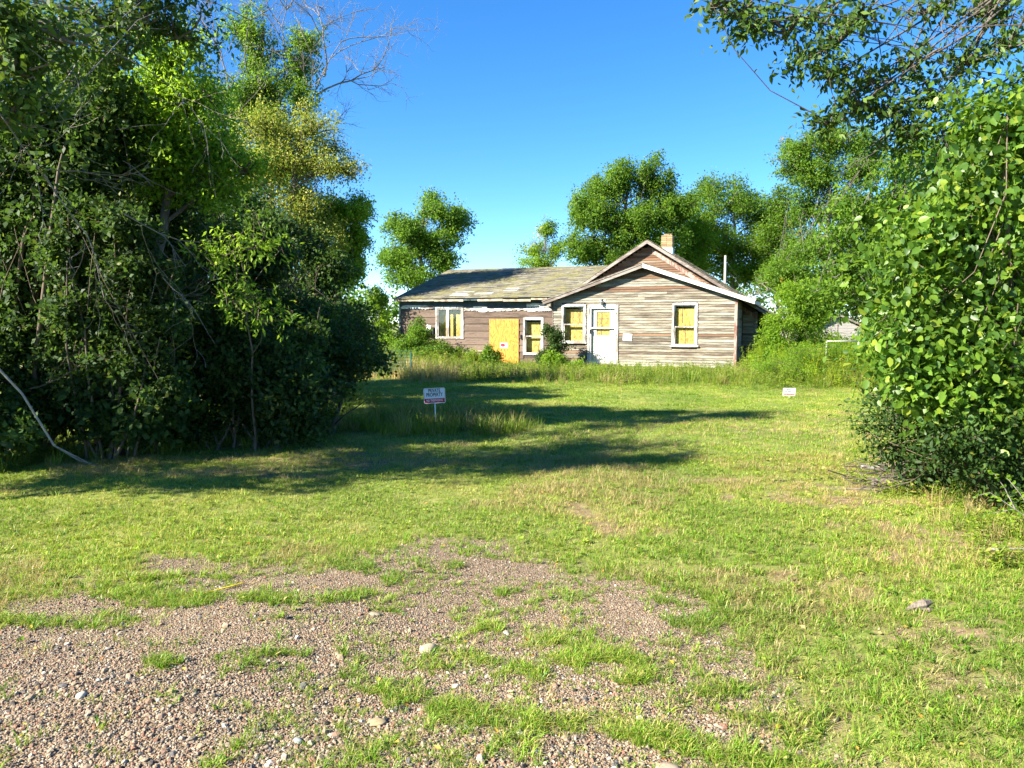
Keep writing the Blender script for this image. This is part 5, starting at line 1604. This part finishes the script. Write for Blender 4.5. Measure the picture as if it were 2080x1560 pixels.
# brush pile: split logs and sticks
def log_at(px, py, L_px, r, ang, label, mat, z=0.0, yaw=None, name='log'):
    x, y = gnd(px, py)
    L_ = L_px * y / F_PX
    b = MB()
    n = 6
    pts = np.stack([np.linspace(-L_ / 2, L_ / 2, n), RNG.normal(0, .006, n), RNG.normal(0, .006, n)], 1)
    b.tube(pts, r * RNG.uniform(.85, 1.1, n), 9, True)
    o = b.build(name, mat, None)
    o.location = (x, y, float(gz(x, y)) + r * .8 + z)
    o.rotation_euler = (0, ang, yaw or 0)
    tag(o, label, 'log' if name == 'log' else 'stick', 'brush pile under the right bush')
    return o
wb = gnd(1765, 955)
tag(MB().box(-.085, .085, -.03, .03, 0, .035).build('wood_block', M['white_trim'], None, bevel=.004, loc=(wb[0], wb[1], .015)), 'short white painted wood block lying left of the brush pile', 'wood block').rotation_euler = (0, .05, .15)
log_at(1838, 962, 120, .045, .03, 'grey split log topmost in the brush pile', M['log_wood'], .07, .1)
log_at(1850, 985, 150, .04, -.02, 'long weathered log in front of the brush pile', M['log_wood'], .02, -.12)
log_at(1880, 968, 110, .04, .05, 'dark short log at the right of the brush pile', M['bark_dark'], .03, .35)
log_at(1690, 985, 170, .007, .0, 'thin grey stick on bare soil left of the brush pile', M['bark_grey'], .0, -.12, 'stick')
log_at(1640, 972, 150, .007, .02, 'thin dark stick lying across bare soil left of the brush pile', M['bark_dark'], .0, .18, 'stick')
log_at(2055, 1128, 90, .009, .0, 'straight pale stick in the ground leaves at the right edge', M['bark_pale'], .04, .04, 'stick')
bp = MB()
rng = np.random.default_rng(21)
for k in range(130):
    c = gnd(rng.normal(1845, 55), rng.normal(972, 14))
    d_ = unit(np.array([rng.normal(), rng.normal() * .6, rng.normal() * .10]))
    L_ = rng.uniform(.12, .42)
    p0 = np.array([c[0], c[1], rng.uniform(.01, .05 + .14 * math.exp(-((c[0] - 4.3) / .35) ** 2))])
    bp.tube(np.array([p0 - d_ * L_ / 2, p0 + rng.normal(size=3) * .02, p0 + d_ * L_ / 2]), [.006, .006, .003], 4)
tag(bp.build('brushwood', M['bark_dark']), 'tangle of thin dry twigs over the brush pile logs', None, None, 'stuff')
cpx = gnd(2017, 1000)
cup = MB().lathe([(.03, 0), (.036, .05), (.042, .11), (.038, .11), (.028, .01)], (0, 0, 0), 12)
for v_ in cup.v: v_ *= .7
cu_ = cup.build('plastic_cup', M['red_plastic'], None, smooth=True)
cc = at(2017, 940, 6.9)
cu_.location = (cc[0], 6.9, cc[2])
cu_.rotation_euler = (.5, .9, 0)
tag(cu_, 'small dark red plastic cup caught in the undergrowth at right', 'cup')
# driftwood in the foreground lawn
dwc = gnd(1865, 1243)
dwm = MB()
dwm.tube([(-.085, -.02, .01), (-.03, 0, .03), (.03, .0, .045), (.075, .02, .05)], [.008, .020, .028, .016], 7, True)
dwm.tube([(-.01, 0, .02), (.05, -.02, .018), (.10, -.01, .01)], [.014, .014, .008], 6, True)
tag(dwm.build('driftwood', M['log_wood'], None, loc=(dwc[0], dwc[1], float(gz(*dwc)))), 'weathered grey chunk of wood lying on the foreground lawn at right', 'wood chunk')
# dark rag in the long grass
rgp = gnd(946, 876)
rg = MB().lathe([(.02, 0), (.075, .01), (.085, .04), (.05, .075), (.015, .085)], (0, 0, 0), 9)
for v in rg.v: v += RNG.normal(0, .008, v.shape)
tag(rg.build('dark_rag', M['rag'], None, smooth=True, loc=(rgp[0], rgp[1], 0)), 'small dark crumpled rag in the long grass right of the sign', 'rag').scale = (1.2, .9, .8)

# ------------------------------------------------------------------ scattered ground cover (stuff)
def scatter(name, label, protos, pts, rot, scl, var, mats):
    """one object: its mesh holds the prototypes and loose points; geometry nodes set a prototype on every point"""
    V, Fc, mi, tg_ = [], [], [], []
    n0 = 0
    for k, (pv, pf, pm) in enumerate(protos):
        V.append(pv)
        Fc += [[i + n0 for i in f] for f in pf]
        mi += list(pm) if not isinstance(pm, int) else [pm] * len(pf)
        tg_.append(np.full(len(pv), k))
        n0 += len(pv)
    V.append(pts)
    tg_.append(1000 + var)
    V = np.concatenate(V)
    me = bpy.data.meshes.new(name)
    me.from_pydata(V.tolist(), [], Fc)
    me.polygons.foreach_set('material_index', mi)
    for m in mats: me.materials.append(m)
    def attr(nm, typ, arr, key):
        a = me.attributes.new(nm, typ, 'POINT')
        a.data.foreach_set(key, np.ascontiguousarray(arr).ravel())
    attr('tag', 'INT', np.concatenate(tg_).astype(np.int32), 'value')
    full_r, full_s = np.zeros((len(V), 3), np.float32), np.ones((len(V), 3), np.float32)
    full_r[n0:], full_s[n0:] = rot, scl
    attr('rot', 'FLOAT_VECTOR', full_r, 'vector')
    attr('scl', 'FLOAT_VECTOR', full_s, 'vector')
    o = link(name, me)
    ng = bpy.data.node_groups.new(name, 'GeometryNodeTree')
    ng.interface.new_socket('Geometry', in_out='INPUT', socket_type='NodeSocketGeometry')
    ng.interface.new_socket('Geometry', in_out='OUTPUT', socket_type='NodeSocketGeometry')
    N, L = ng.nodes, ng.links
    gi, go = N.new('NodeGroupInput'), N.new('NodeGroupOutput')
    def named(nm, typ):
        x = N.new('GeometryNodeInputNamedAttribute')
        x.data_type = typ
        x.inputs['Name'].default_value = nm
        return x.outputs['Attribute']
    tagv = named('tag', 'INT')
    def pick(value):
        c = N.new('FunctionNodeCompare')
        c.data_type = 'INT'
        c.operation = 'EQUAL'
        L.new(tagv, c.inputs[2])
        c.inputs[3].default_value = value
        s = N.new('GeometryNodeSeparateGeometry')
        s.domain = 'POINT'
        L.new(gi.outputs[0], s.inputs[0])
        L.new(c.outputs[0], s.inputs[1])
        return s.outputs[0]
    j = N.new('GeometryNodeJoinGeometry')
    e2r = N.new('FunctionNodeEulerToRotation')
    L.new(named('rot', 'FLOAT_VECTOR'), e2r.inputs[0])
    sc_ = named('scl', 'FLOAT_VECTOR')
    for k in range(len(protos)):
        ip = N.new('GeometryNodeInstanceOnPoints')
        L.new(pick(1000 + k), ip.inputs['Points'])
        L.new(pick(k), ip.inputs['Instance'])
        L.new(e2r.outputs[0], ip.inputs['Rotation'])
        L.new(sc_, ip.inputs['Scale'])
        L.new(ip.outputs[0], j.inputs[0])
    L.new(j.outputs[0], go.inputs[0])
    md = o.modifiers.new('scatter', 'NODES')
    md.node_group = ng
    return tag(o, label, kind='stuff')

def grass_mat(name, cols, dry, trans=.35, dry_at=.60, scale=.9):
    m, N, L, p = new_mat(name)
    oi = N.new('ShaderNodeObjectInfo')
    ge = N.new('ShaderNodeNewGeometry')
    rr = math_(N, L, 'FRACT', math_(N, L, 'ADD', oi.outputs['Random'], math_(N, L, 'MULTIPLY', ge.outputs['Random Per Island'], .6)))
    r = ramp(N, cols)
    L.new(rr, r.inputs[0])
    n = noise(N, L, oi.outputs['Location'], scale, 4, .6)
    k = ramp(N, [(dry_at - .08, (0, 0, 0)), (dry_at + .06, (1, 1, 1))])
    L.new(n.outputs['Fac'], k.inputs[0])
    isl = math_(N, L, 'GREATER_THAN', ge.outputs['Random Per Island'], .86)
    f = math_(N, L, 'MAXIMUM', math_(N, L, 'MULTIPLY', k.outputs[0], .55), math_(N, L, 'MULTIPLY', isl, .7))
    col = mix(N, L, f, r.outputs[0], dry)
    n2 = noise(N, L, oi.outputs['Location'], .45, 3, .5)
    v = ramp(N, [(.35, (.72, .80, .72)), (.65, (1.18, 1.12, 1.05))])
    L.new(n2.outputs['Fac'], v.inputs[0])
    col = mix(N, L, 1, col, v.outputs[0], 'MULTIPLY')
    L.new(col, p.inputs['Base Color'])
    p.inputs['Roughness'].default_value = .5
    p.inputs['Specular IOR Level'].default_value = .3
    t = N.new('ShaderNodeBsdfTranslucent')
    L.new(mix(N, L, 1, col, (1.5, 1.5, 1.1), 'MULTIPLY'), t.inputs['Color'])
    mx = N.new('ShaderNodeMixShader')
    mx.inputs[0].default_value = trans
    L.new(p.outputs[0], mx.inputs[1])
    L.new(t.outputs[0], mx.inputs[2])
    L.new(mx.outputs[0], N['Material Output'].inputs[0])
    return m
M['lawn'] = grass_mat('lawn_blades', [(0, (.095, .18, .014)), (.4, (.16, .26, .020)), (.8, (.225, .325, .028)), (1, (.32, .365, .045))], (.42, .36, .13))
M['crab'] = grass_mat('crabgrass_blades', [(0, (.085, .185, .013)), (.5, (.155, .28, .020)), (1, (.245, .36, .03))], (.36, .30, .10), dry_at=.72)
M['weed'] = grass_mat('weed_leaves', [(0, (.07, .135, .010)), (.5, (.14, .22, .016)), (1, (.22, .29, .022))], (.30, .26, .08), dry_at=.70)
M['straw'] = grass_mat('dry_grass', [(0, (.26, .19, .08)), (.5, (.38, .29, .13)), (1, (.46, .38, .19))], (.22, .20, .07), dry_at=.7)

def blades(rng, n, rad, h, w, lean, seg=2, flat=0.0):
    V, F = [], []
    for k in range(n):
        a = rng.uniform(0, 2 * math.pi)
        r = rad * math.sqrt(rng.uniform())
        c = np.array([r * math.cos(a), r * math.sin(a), -.008])
        az = a + rng.normal(0, .9)
        dr = np.array([math.cos(az), math.sin(az), 0])
        hh = h * rng.uniform(.55, 1.2)
        ln = lean * rng.uniform(.4, 1.4)
        side_ = np.array([-dr[1], dr[0], 0])
        tw_ = rng.normal(0, .6)
        side_ = side_ * math.cos(tw_) + dr * math.sin(tw_)
        ww = w * rng.uniform(.7, 1.3)
        p1 = c + np.array([0, 0, hh * .55 * (1 - flat)]) + dr * hh * ln * .35
        p2 = c + np.array([0, 0, hh * (1 - .3 * ln) * (1 - flat)]) + dr * hh * ln
        i = len(V)
        V += [c - side_ * ww / 2, c + side_ * ww / 2, p1 + side_ * ww * .42, p1 - side_ * ww * .42, p2]
        F += [(i, i + 1, i + 2, i + 3), (i + 3, i + 2, i + 4)]
    return np.array(V), F
def leafy(rng, h, n, leaf, asp, spread, stem_m=1, leaf_m=0):
    b = MB()
    top = np.array([rng.normal(0, .06), rng.normal(0, .06), h])
    b.tube([(0, 0, -.02), top * .5 + rng.normal(0, .01, 3), top], [.004, .003, .0015], 3, mi=stem_m)
    for k in range(n):
        f = rng.uniform(.12, 1)
        a = rng.uniform(0, 2 * math.pi)
        D = unit(np.array([math.cos(a), math.sin(a), rng.uniform(-.2, .6)]))
        N_ = unit(np.array([0, 0, 1.0]) + rng.normal(size=3) * .3)
        N_ = unit(N_ - D * (N_ @ D))
        s_ = leaf * rng.uniform(.6, 1.2) * (1.15 - .5 * f)
        p = top * f + rng.normal(size=3) * spread
        v = leaf_arrays(p[None], D[None], N_[None], np.array([s_]), asp, KITE)
        b.add(v, [(0, 1, 2, 3)], leaf_m)
    return np.concatenate(b.v), b.f, b.m
def rosette(rng, n, leaf, asp, lift):
    V, F = [], []
    for k in range(n):
        a = 2.4 * k + rng.normal(0, .3)
        D = unit(np.array([math.cos(a), math.sin(a), lift * rng.uniform(.5, 1.3)]))
        N_ = unit(np.array([0, 0, 1.0]) + rng.normal(size=3) * .2)
        N_ = unit(N_ - D * (N_ @ D))
        v = leaf_arrays(np.array([[rng.normal(0, .012), rng.normal(0, .012), .012 + rng.uniform(0, .02)]]), D[None], N_[None], np.array([leaf * rng.uniform(.6, 1.2)]), asp, KITE)
        F.append(tuple(range(len(V), len(V) + 4)))
        V += list(v)
    return np.array(V), F

rng = np.random.default_rng(77)
def wedge(n, y0, y1, rng, side=1.12, power=1.0):
    """random ground points in the part of the ground the picture can show, nearer ones denser"""
    u = rng.uniform(0, 1, n)
    y = (y0 ** power + u * (y1 ** power - y0 ** power)) ** (1 / power)
    x = rng.uniform(-1, 1, n) * (y * .667 * side + .25)
    return x, y
def thicket_edge(x, y):
    """true on the ground under the left thicket"""
    e = np.interp(y, [6, 8.5, 10.2, 13, 17, 20], [-7, -5.6, -3.2, -2.9, -3.5, -4.2])
    return x < e
def hloc(x, y):
    return (x - HX) * cT - (y - HY) * sT, (x - HX) * sT + (y - HY) * cT
def in_house(x, y, pad=0.0):
    lx, ly = hloc(x, y)
    return (lx > -14.5 - pad) & (lx < .6 + pad) & (ly > np.where(lx < -7, YW, 0) - pad)
# pebbles
def pebble(rng):
    bm_v = []
    t = (1 + 5 ** .5) / 2
    iv = np.array([(-1, t, 0), (1, t, 0), (-1, -t, 0), (1, -t, 0), (0, -1, t), (0, 1, t), (0, -1, -t), (0, 1, -t), (t, 0, -1), (t, 0, 1), (-t, 0, -1), (-t, 0, 1)], float)
    iv = unit(iv)
    fs = [(0, 11, 5), (0, 5, 1), (0, 1, 7), (0, 7, 10), (0, 10, 11), (1, 5, 9), (5, 11, 4), (11, 10, 2), (10, 7, 6), (7, 1, 8), (3, 9, 4), (3, 4, 2), (3, 2, 6), (3, 6, 8), (3, 8, 9), (4, 9, 5), (2, 4, 11), (6, 2, 10), (8, 6, 7), (9, 8, 1)]
    return iv * rng.uniform(.78, 1.12, (12, 1)), fs, 0
def pebble_mat():
    m, N, L, p = new_mat('pebbles')
    oi = N.new('ShaderNodeObjectInfo')
    ge = N.new('ShaderNodeNewGeometry')
    r = ramp(N, [(0, (.05, .042, .035)), (.10, (.185, .115, .075)), (.20, (.225, .162, .108)), (.36, (.25, .188, .125)), (.52, (.285, .22, .145)), (.63, (.19, .155, .115)), (.73, (.085, .082, .078)), (.80, (.29, .245, .185)), (.88, (.21, .105, .065)), (.965, (.42, .38, .31)), (1, (.13, .13, .125))], 'CONSTANT')
    L.new(oi.outputs['Random'], r.inputs[0])
    n = noise(N, L, ge.outputs['Position'], 160, 3)
    g = ramp(N, [(.3, (.8, .8, .8)), (.7, (1.15, 1.15, 1.15))])
    L.new(n.outputs['Fac'], g.inputs[0])
    L.new(mix(N, L, 1, r.outputs[0], g.outputs[0], 'MULTIPLY'), p.inputs['Base Color'])
    p.inputs['Roughness'].default_value = .75
    p.inputs['Specular IOR Level'].default_value = .3
    return m
M['pebble'] = pebble_mat()
x, y = wedge(190000, 2.45, 7.6, rng, power=1.0)
gm = gravel_mask(x, y)
k = rng.uniform(0, 1, len(x)) < np.maximum(gm * 1.0, bare_mask(x, y) * .35 * (y < 8)) * np.clip(1.25 - .09 * y, .4, 1)
x, y = x[k], y[k]
n = len(x)
near_f = np.clip((y - 3) / 3, 0, 1)
coarse = np.clip(.55 + (3.6 - y) * .35 - x * .08, .25, 1.0)
s_ = np.exp(rng.normal(0, .42, n)) * (.0027 + .0029 * coarse)
s_ = np.clip(s_, .003, .024)
pts = np.stack([x, y, gz(x, y) + s_ * rng.uniform(-.25, .35, n)], 1)
scl = s_[:, None] * rng.uniform(.65, 1.25, (n, 3)) * np.array([1.1, 1.1, .8])
scatter('gravel', 'pink and brown gravel of the drive in the foreground', [pebble(rng) for _ in range(6)], pts, rng.uniform(0, 6.28, (n, 3)) * np.array([.08, .08, 1]), scl, rng.integers(0, 6, n), [M['pebble']])

# lawn
protos = []
for k_ in range(3): protos.append((*blades(rng, 16, .045, .040, .0036, 1.0), 0))          # near lawn
for k_ in range(2): protos.append((*blades(rng, 26, .10, .048, .0066, .9), 0))            # farther lawn
for k_ in range(3): protos.append((*blades(rng, 18, .022, .070, .0052, 1.15), 1))         # crabgrass
for k_ in range(2): protos.append((*blades(rng, 11, .022, .082, .0036, .6), 1))            # upright bunch
for k_ in range(2): protos.append((*rosette(rng, 11, .026, .75, .35), 0))                 # clover and plantain
for k_ in range(2): protos.append((*blades(rng, 18, .06, .075, .0032, 1.1), 3))           # dry thatch
X, Y, Vv, Sc = [], [], [], []
def put(x, y, var, sc):
    X.append(x); Y.append(y); Vv.append(var); Sc.append(sc)
x, y = wedge(44000, 2.5, 9.5, rng, power=1.45)
g_, b_ = gravel_mask(x, y), bare_mask(x, y)
pat = fbm(x, y, 2.6, 31)
d_ = (1 - g_) * (1 - .72 * b_) * np.clip(.45 + 1.5 * pat, .3, 1) * (1 - .12 * np.clip((x - .3) / 1.2, 0, 1) * np.clip((7 - y) / 2, 0, 1)) + .05 * g_
k = rng.uniform(0, 1, len(x)) < d_
x, y, pat = x[k], y[k], pat[k]
right = np.clip((x - .4) / 1.6, 0, 1)
u = rng.uniform(0, 1, len(x))
crab = u < (.18 + .52 * right) * np.clip((7.5 - y) / 2, .15, 1)
var = np.where(crab, rng.integers(5, 10, len(x)), rng.integers(0, 3, len(x)))
var = np.where(rng.uniform(0, 1, len(x)) < .04, rng.integers(10, 12, len(x)), var)
dryp = (fbm(x, y, .9, 44) > .56) | (bare_mask(x, y) > .25)
var = np.where(dryp & (rng.uniform(0, 1, len(x)) < .30), rng.integers(12, 14, len(x)), var)
put(x, y, var, rng.uniform(.55, 1.15, len(x)) * (.75 + .5 * pat))
x, y = wedge(52000, 8.8, 27, rng, power=1.55)
b_ = bare_mask(x, y)
pat = fbm(x, y, 1.4, 33)
k = (rng.uniform(0, 1, len(x)) < (1 - .75 * b_) * np.clip(.45 + pat, .3, 1)) & ~in_house(x, y, .1) & ~(thicket_edge(x, y) & (rng.uniform(0, 1, len(x)) < .6))
x, y, pat = x[k], y[k], pat[k]
var = rng.integers(3, 5, len(x))
dryp = (fbm(x, y, .5, 45) > .56) | (bare_mask(x, y) > .2) | ((x < -.5) & (y < 12))
var = np.where(dryp & (rng.uniform(0, 1, len(x)) < .35), rng.integers(12, 14, len(x)), var)
var = np.where(rng.uniform(0, 1, len(x)) < .02, rng.integers(10, 12, len(x)), var)
put(x, y, var, rng.uniform(.6, 1.15, len(x)) * (.8 + .4 * pat))
# bunches and strips in the gravel
x, y = wedge(90000, 2.45, 7, rng)
k = rng.uniform(0, 1, len(x)) < strip_mask(x, y) * .55 * np.clip(fbm(x, y, 5, 71) * 3.2 - .7, 0, 1)
x, y = x[k], y[k]
put(x, y, rng.integers(5, 10, len(x)), rng.uniform(.5, 1.0, len(x)))
x, y = wedge(9000, 2.45, 6.4, rng)
k = (gravel_mask(x, y) > .5) & (fbm(x, y, 2.2, 51) > .54 - .07 * np.clip(x + .6, -1.2, 1.5))
put(x[k], y[k], rng.integers(5, 10, k.sum()), rng.uniform(.3, .75, k.sum()) * np.clip(fbm(x[k], y[k], 3.5, 53) * 2.2, .4, 1.3))
# edge fringe of taller bunches round bare patches and along the drive's edge
x, y = wedge(9000, 3, 9, rng)
g_ = gravel_mask(x, y)
k = (g_ > .05) & (g_ < .75) & (rng.uniform(0, 1, len(x)) < np.clip(fbm(x, y, 3, 55) * 3 - .8, 0, 1))
put(x[k], y[k], rng.integers(5, 10, k.sum()), rng.uniform(.6, 1.2, k.sum()))
X, Y, Vv, Sc = map(np.concatenate, (X, Y, Vv, Sc))
n = len(X)
rot = np.stack([rng.normal(0, .12, n), rng.normal(0, .12, n), rng.uniform(0, 6.28, n)], 1)
scatter('grass', 'short patchy lawn grass with crabgrass tufts and clover', protos, np.stack([X, Y, gz(X, Y)], 1), rot, Sc[:, None] * np.ones(3) * rng.uniform(.85, 1.15, (n, 3)), Vv, [M['lawn'], M['crab'], M['weed'], M['straw']])

# tall weeds before the house, long grass round the sign and under the thickets
protos = []
for k_ in range(2): protos.append((*blades(rng, 26, .10, .36, .0085, .55), 1))            # tall green grass
for k_ in range(2): protos.append((*blades(rng, 26, .10, .42, .0065, .45), 2))            # dry stalks
for k_ in range(3): protos.append(leafy(rng, .42, 34, .085, .42, .03, 1, 1))              # leafy weed
for k_ in range(2): protos.append(leafy(rng, .16, 16, .06, .75, .03, 1, 1))               # low broad leaves
for k_ in range(2): protos.append(leafy(rng, .60, 60, .07, .26, .02, 3, 3))               # goldenrod
X, Y, Vv, Sc = [], [], [], []
x, y = rng.uniform(-9, 14, 14000), rng.uniform(16.5, 33, 14000)
lx, ly = hloc(x, y)
edge = np.interp(x, [-4, -2.2, -.7, 1.5, 4.5, 7.5, 9.5, 12], [21, 20.2, 20.6, 19.8, 18.8, 18.3, 17.6, 16.8]) + (fbm(x, y, .6, 61) - .5) * 2.4
k = (y > edge) & ~in_house(x, y, .05) & (rng.uniform(0, 1, len(x)) < .75)
x, y, lx, ly, edge = x[k], y[k], lx[k], ly[k], edge[k]
far = np.clip((y - edge) / 2.0, .25, 1) * (.6 + .85 * fbm(x, y, .9, 66))
low = np.where((lx > -9.5) & (lx < .3), np.clip(1.12 - (y - 20) * .085, .46, 1.1), 1.05)
u = rng.uniform(0, 1, len(x))
dry = (fbm(x, y, .5, 62) > .5) | ((x < -1.6) & (y < 23))
leafp = fbm(x, y, .7, 68) > .40
var = np.where(u < np.where(leafp, .15, .55), rng.integers(0, 2, len(x)), np.where(u < .8, rng.integers(4, 7, len(x)), rng.integers(7, 9, len(x))))
var = np.where(dry & (rng.uniform(0, 1, len(x)) < np.where((x < -1.4) & (y < 25), .6, .12)), rng.integers(2, 4, len(x)), var)
var = np.where((x > 8.0) & (rng.uniform(0, 1, len(x)) < .4), rng.integers(9, 11, len(x)), var)
X.append(x); Y.append(y); Vv.append(var); Sc.append(far * low * rng.uniform(.6, 1.3, len(x)) * np.where(x < -1.4, 1.25, 1) * np.where(x > 8, 1.2, 1))
# long grass around the sign
x, y = rng.uniform(-3.2, .9, 1500), rng.uniform(9.8, 14.2, 1500)
c = gnd(930, 862)
q = ((x - c[0] + .3) / 1.6) ** 2 + ((y - c[1]) / 1.5) ** 2
k = rng.uniform(0, 1, len(x)) < np.clip(1.15 - q, 0, .85)
X.append(x[k]); Y.append(y[k]); Vv.append(np.where(rng.uniform(0, 1, k.sum()) < .75, rng.integers(0, 2, k.sum()), rng.integers(2, 4, k.sum()))); Sc.append(rng.uniform(.5, .95, k.sum()))
# thicket floor
x, y = rng.uniform(-9, -2, 5000), rng.uniform(6.5, 20, 5000)
k = thicket_edge(x + .35 * rng.normal(size=len(x)), y)
X.append(x[k]); Y.append(y[k]); Vv.append(rng.choice([0, 1, 7, 8, 7, 8, 4], k.sum())); Sc.append(rng.uniform(.5, .95, k.sum()))
# right bush foot, ground leaves at the right edge
x, y = rng.uniform(3.0, 8, 3500), rng.uniform(4.6, 10, 3500)
e = np.interp(y, [4.5, 5.3, 6, 7, 8.2, 9.5], [3.6, 3.35, 3.7, 4.0, 4.2, 4.6])
k = x > e + rng.normal(0, .25, len(x))
X.append(x[k]); Y.append(y[k]); Vv.append(rng.choice([0, 7, 3, 7, 8, 7, 8, 4], k.sum())); Sc.append(rng.uniform(.3, .65, k.sum()))
# green sprigs round the brush pile
for (px, py, m_) in ((1825, 1000, 14), (1700, 972, 5), (1880, 995, 8), (1950, 1055, 10), (2020, 1150, 16), (2060, 1100, 12), (1600, 960, 4)):
    c = gnd(px, py)
    X.append(rng.normal(c[0], .12, m_)); Y.append(rng.normal(c[1], .14, m_)); Vv.append(rng.integers(7, 9, m_)); Sc.append(rng.uniform(.6, 1.0, m_))
X, Y, Vv, Sc = map(np.concatenate, (X, Y, Vv, Sc))
n = len(X)
rot = np.stack([rng.normal(0, .10, n), rng.normal(0, .10, n), rng.uniform(0, 6.28, n)], 1)
M['gold'] = leaf_mat('goldenrod_leaves', [(0, (.09, .16, .012)), (.6, (.16, .24, .018)), (.8, (.30, .32, .02)), (1, (.42, .36, .02))])
scatter('tall_weeds', 'unmown weeds, tall grass and goldenrod before the house and under the thickets', protos, np.stack([X, Y, gz(X, Y)], 1), rot, Sc[:, None] * np.ones(3), Vv, [M['lawn'], M['weed'], M['straw'], M['gold']])

# fallen leaves on the gravel and lawn
protos = [(leaf_arrays(np.zeros((1, 3)), np.array([[1., 0, 0]]), np.array([[0, 0, 1.]]), np.array([1.0]), a_, KITE), [(0, 1, 2, 3)], 0) for a_ in (.5, .7)]
x, y = wedge(420, 2.6, 9, rng)
n = len(x)
M['fallen'] = leaf_mat('fallen_leaves', [(0, (.30, .12, .03)), (.4, (.42, .25, .04)), (.7, (.48, .40, .05)), (1, (.40, .30, .18))], trans=.15)
scatter('fallen_leaves', 'scattered yellow and brown fallen leaves on gravel and grass', protos, np.stack([x, y, gz(x, y) + .014], 1), np.stack([rng.normal(0, .3, n), rng.normal(0, .3, n), rng.uniform(0, 6.28, n)], 1), (rng.uniform(.018, .038, n))[:, None] * np.ones(3), rng.integers(0, 2, n), [M['fallen']])

# single stones that stand out of the gravel
def stone(px, py, w_px, label, col, flat=.5, seed=0):
    c = gnd(px, py)
    w = w_px * math.hypot(c[1], CAM_H) / F_PX
    r = np.random.default_rng(seed)
    b = MB()
    nl, na = 5, 12
    prof = [(.0, -.5), (.75, -.35), (1, 0), (.82, .38), (.4, .55), (0, .6)]
    V = []
    for i, (rr, hh) in enumerate(prof):
        for k_ in range(na):
            a = 2 * math.pi * k_ / na
            q = 1 + .13 * math.sin(2 * a + seed) + .08 * math.sin(3 * a + 2 * seed) + r.normal(0, .02)
            V.append((rr * q * math.cos(a), rr * q * math.sin(a) * .8, hh * flat))
    F = [(i * na + k_, i * na + (k_ + 1) % na, (i + 1) * na + (k_ + 1) % na, (i + 1) * na + k_) for i in range(5) for k_ in range(na)]
    b.add(np.array(V) * w / 2, F)
    o = b.build('stone', flat_mat('stone_' + str(seed), col, .8, var=.2, scale=60), None, smooth=True)
    o.location = (c[0], c[1], float(gz(*c)) + w * .06)
    o.rotation_euler = (.05, -.05, seed)
    tag(o, label, 'stone', 'larger stones in the gravel')
stone(869, 1313, 40, 'flat tan stone, the largest in the middle of the gravel', (0.330, 0.277, 0.185), .5, 1)
stone(1029, 1276, 18, 'small round pinkish stone right of the tufts above the flat tan stone', (0.343, 0.277, 0.224), .7, 2)
stone(762, 1250, 24, 'dull brown stone half sunk in gravel left of the upper tufts', (0.238, 0.191, 0.132), .4, 3)
stone(765, 1462, 40, 'buff stone half buried at the foot of the gravel left of the grass strip', (0.304, 0.238, 0.132), .35, 4)
stone(1355, 1553, 55, 'tan stone cut by the bottom edge of the picture', (0.317, 0.251, 0.172), .35, 5)
stone(925, 1383, 15, 'small white stone above the left end of the grass strip', (0.488, 0.469, 0.422), .7, 6)
stone(1175, 1238, 18, 'light tan stone in the gravel at mid picture', (0.363, 0.290, 0.198), .6, 7)
stone(165, 1425, 24, 'pale cream stone in the gravel at lower left', (0.436, 0.396, 0.304), .6, 8)
stone(605, 1502, 22, 'smooth blue grey pebble near the bottom of the gravel', (0.224, 0.238, 0.238), .7, 9)
# yellow strap half buried along the drive's edge
ys = MB()
pp = [gnd(a, b) for a, b in ((402, 1216), (430, 1208), (465, 1198), (496, 1188))]
for i in range(3):
    (ax, ay), (bx_, by_) = pp[i], pp[i + 1]
    d = unit(np.array([bx_ - ax, by_ - ay]))
    s2 = np.array([-d[1], d[0]]) * .005
    z0, z1 = float(gz(ax, ay)) + .016, float(gz(bx_, by_)) + .016
    ys.add([(ax - s2[0], ay - s2[1], z0), (bx_ - s2[0], by_ - s2[1], z1), (bx_ + s2[0], by_ + s2[1], z1), (ax + s2[0], ay + s2[1], z0),
            (ax - s2[0], ay - s2[1], z0 - .004), (bx_ - s2[0], by_ - s2[1], z1 - .004), (bx_ + s2[0], by_ + s2[1], z1 - .004), (ax + s2[0], ay + s2[1], z0 - .004)],
           [(0, 1, 2, 3), (4, 5, 1, 0), (7, 6, 5, 4), (3, 2, 6, 7)])
tag(ys.build('plastic_strap', flat_mat('yellow_plastic', (.62, .47, .02), .5)), 'faded yellow plastic strap lying along the gravel edge at left', 'strap')
